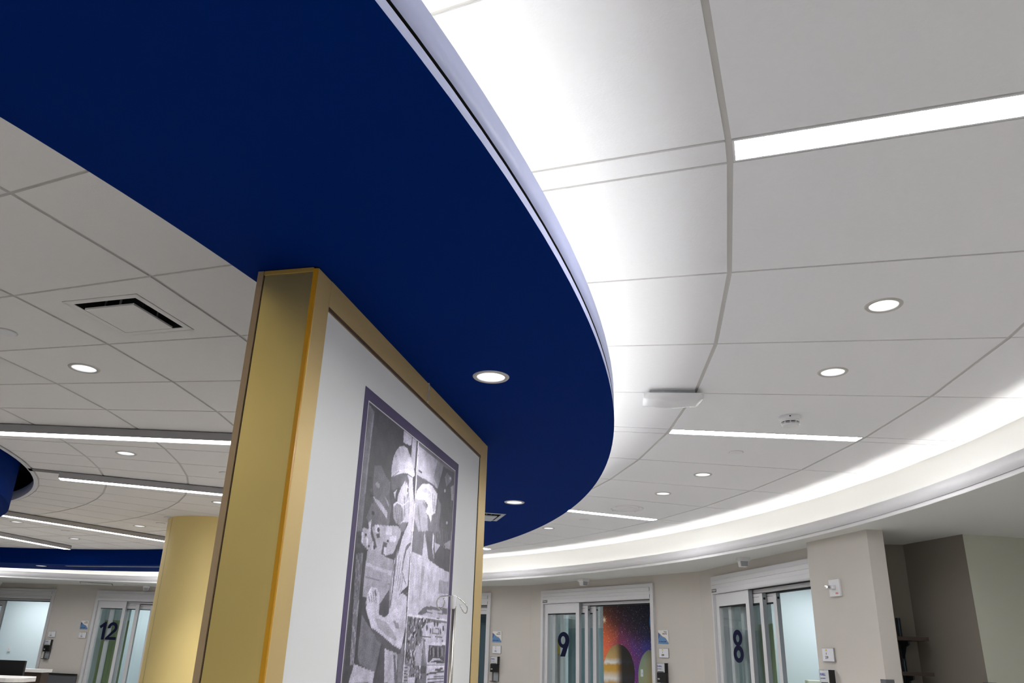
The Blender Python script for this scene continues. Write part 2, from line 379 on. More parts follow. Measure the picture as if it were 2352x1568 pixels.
# --- blue ring
b=MB()
hl=hole_list(DL_B)+[(rot_sq(DIFF_B[0],DIFF_B[1],.142),*pol(*DIFF_B))]
for k in range(72):
    a=9+5*k
    P=[tuple(pol(R_BI,a+i)) for i in range(6)]+[tuple(pol(R_BO,a+5-i)) for i in range(6)]
    hs=[h for h,x,y in hl if (math.degrees(math.atan2(y-CY,x-CX))-a)%360<5]
    if hs: b.holed(P,hs,Z_SOFFIT,'blue')
    else: b.grid([[Vector((*p,Z_SOFFIT)) for p in P[:6]],[Vector((*p,Z_SOFFIT)) for p in P[:5:-1]]],'blue',False)
cyl(b,R_BI,Z_SOFFIT,Z_INNER+.1,'blue'); arc_ring(b,R_BI,R_BO-.004,Z_SOFFIT+.03+.0,'dark',step=2.5) if False else None
b.build('ceiling',kind='structure',label='navy blue ring soffit hanging below the ceiling')
# outer trim of the blue ring : bottom strip, reveal, upper face, trough
b=MB()
cyl(b,R_BO,Z_SOFFIT,Z_SOFFIT+.026,'bluetrim'); arc_ring(b,R_BO-.010,R_BO,Z_SOFFIT+.026,'dark'); cyl(b,R_BO-.010,Z_SOFFIT+.026,Z_SOFFIT+.037,'dark')
arc_ring(b,R_BO-.010,R_BO,Z_SOFFIT+.037,'dark'); cyl(b,R_BO,Z_SOFFIT+.037,Z_FASCIA,'bluetrim'); arc_ring(b,R_BO-.004,R_BO,Z_FASCIA,'bluetrim'); cyl(b,R_BO-.004,Z_SOFFIT+.05,Z_FASCIA,'cream')
arc_ring(b,7.45,R_BO-.004,Z_SOFFIT+.05,'cream'); cyl(b,7.45,Z_SOFFIT+.05,Z_MAIN+.02,'cream')
t1=b.build('trim_1',kind='structure',label='silver edge trim around the blue ring, tinted by a painted blue reflection')
b=MB()
for a0 in range(-60,110,2):
    P=[pol(r,a0+da,z) for da in (0,1.9) for r,z in ((7.585,Z_SOFFIT+.062),(7.605,Z_SOFFIT+.062),(7.605,Z_SOFFIT+.07),(7.585,Z_SOFFIT+.07))]
    for q in ((3,2,6,7),(0,3,7,4),(1,5,6,2),(0,4,5,1)): b.face([P[i] for i in q],'led')
b.build('led_strip',t1)
# --- central blue drum
b=MB()
b.face([pol(R_DRUM,a,Z_SOFFIT) for a in range(0,360)],'blue'); cyl(b,R_DRUM,Z_SOFFIT,Z_INNER+.35,'blue')
b.build('ceiling',kind='structure',label='navy blue round drum in the middle of the tile field')
# --- cove lip, back wall and outer soffit
b=MB()
cyl(b,R_LIP,Z_SOFFIT+.003,Z_SOFFIT+.026,'lip'); arc_ring(b,R_LIP,R_LIP+.006,Z_SOFFIT+.026,'grid'); cyl(b,R_LIP+.006,Z_SOFFIT+.026,Z_SOFFIT+.031,'dark'); arc_ring(b,R_LIP,R_LIP+.006,Z_SOFFIT+.031,'dark')
cyl(b,R_LIP,Z_SOFFIT+.031,2.5516,'lip'); arc_ring(b,R_LIP,R_LIP+.004,2.5516,'lip'); cyl(b,R_LIP+.004,Z_SOFFIT+.02,2.5516,'cream')
t2=b.build('trim_2',kind='structure',label='silver edge trim of the outer light cove')
b=MB()
arc_ring(b,R_LIP+.004,R_COVE,Z_SOFFIT+.02,'cream'); cyl(b,R_COVE,Z_SOFFIT+.02,Z_MAIN+.03,'cream')
b.build('trim_3',kind='structure',label='cream back wall of the outer light cove')
b=MB()
for a0 in range(-60,110,2):
    P=[pol(r,a0+da,z) for da in (0,1.95) for r,z in ((9.885,Z_SOFFIT+.035),(9.905,Z_SOFFIT+.035),(9.905,Z_SOFFIT+.043),(9.885,Z_SOFFIT+.043))]
    for q in ((3,2,6,7),(0,3,7,4),(1,5,6,2),(0,4,5,1)): b.face([P[i] for i in q],'ledw')
b.build('led_strip',t2)
b=MB(); arc_ring(b,R_LIP,18.5,Z_SOFFIT+.003,'soffit',step=2.5); b.build('ceiling',kind='structure',label='grey white soffit in front of the patient rooms')
b=MB(); 
for a in range(0,360,5): b.face([pol(.01,a,3.25),pol(18.6,a,3.25),pol(18.6,a+5,3.25),pol(.01,a+5,3.25)],'dark')
b.build('ceiling',kind='structure',label='dark slab above the ceilings, added to block stray light')  # unseen slab added so no world light leaks in
b=MB(); b.face([pol(18.6,a,0) for a in range(0,360,5)],'floor'); b.build('floor',kind='structure')

# ---------------------------------------------------------------- walls
class Wall:
    def __init__(s,P,deg): s.P=Vector(P); s.deg=deg; s.d=Vector((math.cos(R(deg)),math.sin(R(deg)))); s.n=Vector((-s.d.y,s.d.x))
    def at(s,u,v=0,z=0): q=s.P+s.d*u+s.n*v; return Vector((q.x,q.y,z))
    def mtx(s,u=0,v=0,z=0): return Matrix.Translation(s.at(u,v,z))@Matrix.Rotation(R(s.deg),4,'Z')
    def emp(s,name,u,v=0,z=0,kind=None): return empty(name,s.at(u,v,z),R(s.deg),kind)
W9=Wall((2.39,9.10),304); W8=Wall((2.41,9.0),280.2); WP=Wall((2.816,5.834),281.5); W10=Wall((.55,11.79),-36.5); W12=Wall((-9.449,15.674),-9.6)
ZT=Z_SOFFIT+.003
def wall(name,w,u0,u1,op,m='wall',t=.13):
    b=MB(); mt=w.mtx()
    x=u0
    for a,c,h in sorted(op):
        b.box(x,a,0,t,0,ZT,m,mt); b.box(a,c,0,t,h,ZT,m,mt); x=c
    b.box(x,u1,0,t,0,ZT,m,mt)
    return b.build(name,kind='structure')
wall('wall_middle',W9,-3.26,.02,[(-2.875,-.745,2.30)])
wall('wall_right',W8,-.08,2.6,[(.27,2.32,2.30)])
wall('wall_far',W10,-3.0,.07,[(-2.78,-.68,2.30)])
wall('wall_left',W12,-1.6,4.3,[(-.99,1.115,2.30),(2.08,4.15,2.30)])
def seg(name,pts,m,t=.1):
    b=MB()
    for p,q in zip(pts,pts[1:]):
        p=Vector(p);q=Vector(q);d=(q-p).normalized();n=Vector((-d.y,d.x))*t
        b.prism([p,q,q+n,p+n],0,ZT,m)
    return b.build(name,kind='structure')
seg('wall_center',[W12.at(4.3).xy,(-3.6,14.25),W10.at(-3.0).xy],'wall',.12)
# pillar beside door 8, alcove and sage wall on the right
b=MB(); b.prism([WP.at(-.782).xy,WP.at(0).xy,(2.930,5.822),(3.02,6.60),(2.86,6.70)],0,ZT,'wall'); b.build('wall_pillar',kind='structure',label='taupe pillar beside sliding door 8')
b=MB(); b.prism([(3.0,6.592),(3.437,6.516),(3.46,6.61),(3.0,6.69)],0,ZT,'wallshade'); b.prism([(3.437,6.516),(3.570,5.886),(3.66,5.90),(3.53,6.62)],0,ZT,'wallshade'); b.build('wall_alcove',kind='structure',label='taupe alcove behind the shelves with its shade painted in')
b=MB(); b.prism([(3.570,5.884),(5.0,6.083),(5.0,6.2),(3.66,6.02)],0,ZT,'wallgreen'); b.build('wall_sage',kind='structure',label='sage grey wall at the right edge')
seg('wall_back',[pol(12.05,a) for a in range(7,-252,-6)],'cream',-.1)  # unseen wall coloured pale to brighten the gold panel's reflections
# patient rooms
def roomwall(name,pts,m='room'): return seg(name,pts,m,.1)
D46=Wall((.62,11.84),46); D23=Wall((2.47,9.13),23)
roomwall('wall_room_nine_side',[D46.at(.1).xy,D46.at(4.4).xy])
roomwall('wall_room_nine_back',[D46.at(4.4).xy,D23.at(4.0).xy])
roomwall('wall_room_eight_side',[D23.at(.1).xy,D23.at(4.0).xy])
roomwall('wall_room_eight_back',[D23.at(4.0).xy,(7.4,7.6),(3.05,6.78)])
roomwall('wall_room_thirteen_back',[W12.at(-2.9,.2).xy,W12.at(-3.2,2.8).xy,W12.at(1.9,2.8).xy,W12.at(1.62,.2).xy])
roomwall('wall_room_twelve_back',[W12.at(2.0,2.8).xy,W12.at(4.9,2.8).xy,W12.at(4.6,.2).xy])
roomwall('wall_room_ten_back',[W10.at(-3.2,.2).xy,W10.at(-3.2,2.0).xy,W10.at(-.1,2.0).xy])
seg('wall_outer',[pol(18.4,a) for a in range(0,361,10)],'wall',-.1)

# ---------------------------------------------------------------- lights
def downlight(label,r,a,z,group,first=None):
    p=pol(r,a,z)
    if first: o=dup(first,p); return tag(o,label,'downlight',group)
    o=empty('downlight',p); tag(o,label,'downlight',group)
    b=MB(); b.rev([(.053,.002),(.055,-.004),(.066,-.004),(.0695,0)],'trimring',40); b.build('trim_ring',o)
    b=MB(); b.rev([(.0535,-.001),(.050,.03),(.044,.055)],'dreflect',40); b.build('reflector',o)
    b=MB(); b.face([(.0445*math.cos(2*PI*k/32),.0445*math.sin(2*PI*k/32),.05) for k in range(32)],'dlens'); b.build('lamp_lens',o)
    return o

d0=downlight('largest downlight in the right tile field, dark grey rim, nearest the camera',*DL_R[0],Z_MAIN,'downlights in the outer tile field')
for (r,a),l in zip(DL_R[1:],['second downlight from the camera in the right tile field, above the smoke detector','downlight beyond the second linear light, nearer of the pair there','small downlight next to the round speaker, farther of the pair there','tiny farthest downlight beside the edge of the blue ring']): downlight(l,r,a,Z_MAIN,'downlights in the outer tile field',d0)
for (r,a),l in zip(DL_B,['large downlight in the blue ring soffit beside the picture panel','small downlight in the blue ring soffit near its curved far end','thin downlight in the far left underside of the blue ring']): downlight(l,r,a,Z_SOFFIT,'downlights in the blue ring',d0)
for (r,a),l in zip(DL_L,['left downlight below the square air diffuser in the grey tiles','left downlight between the two nearest suspended linear lights','downlight under the second linear light, half hidden by the gold panel','left downlight beside the bottom of the blue drum','downlight at the left of the gold column top','farthest left downlight above the dark blue band']): downlight(l,r,a,Z_INNER,'downlights in the inner tile field',d0)
# recessed linear lights
def recessed(label,k,first=None):
    a=.95+20*k; p=pol(8.145,a,Z_MAIN)
    if first: o=dup(first,p,R(a))
    else:
        o=empty('recessed_linear_light',p,R(a)); L=1.185
        b=MB(); b.box(.004,L-.004,-.051,-.044,-.001,.03,'white'); b.box(.004,L-.004,.044,.051,-.001,.03,'white'); b.box(.002,.008,-.05,.05,-.001,.03,'white'); b.box(L-.008,L-.002,-.05,.05,-.001,.03,'white'); b.build('housing_frame',o)
        b=MB(); b.box(.008,L-.008,-.0445,.0445,.001,.02,'lens'); b.build('lens',o)
    return tag(o,label,'linear light','recessed linear lights in the outer tile field')
l0=recessed('large recessed linear light at the right edge of the picture',-1)
recessed('recessed linear light just beyond the smoke detector',0,l0); recessed('recessed linear light past the round speaker, touching the blue ring',1,l0); recessed('short glimpse of a recessed linear light at the right edge of the gold panel',2,l0)
def surface(label,a,r0,L,first=None,z=2.59):
    p=pol(r0,a,z)
    if first: o=dup(first,p,R(a))
    else:
        o=empty('surface_linear_light',p,R(a)); h=Z_INNER-z-.0046
        b=MB(); b.box(0,L,-.05,-.047,0,h,'alul'); b.box(0,L,.047,.05,0,h,'alul'); b.box(0,L,-.05,.05,h-.003,h-.0005,'alul'); b.build('housing',o)
        b=MB(); b.box(.003,L-.003,-.047,.047,.002,.012,'lensL'); b.build('lens',o)
        b=MB(); b.box(-.003,0,-.05,.05,0,h,'alul'); b.build('end_cap',o)
        b=MB(); b.box(L,L+.003,-.05,.05,0,h,'alul'); b.build('end_cap',o)
    return tag(o,label,'linear light','surface linear lights in the inner tile field')

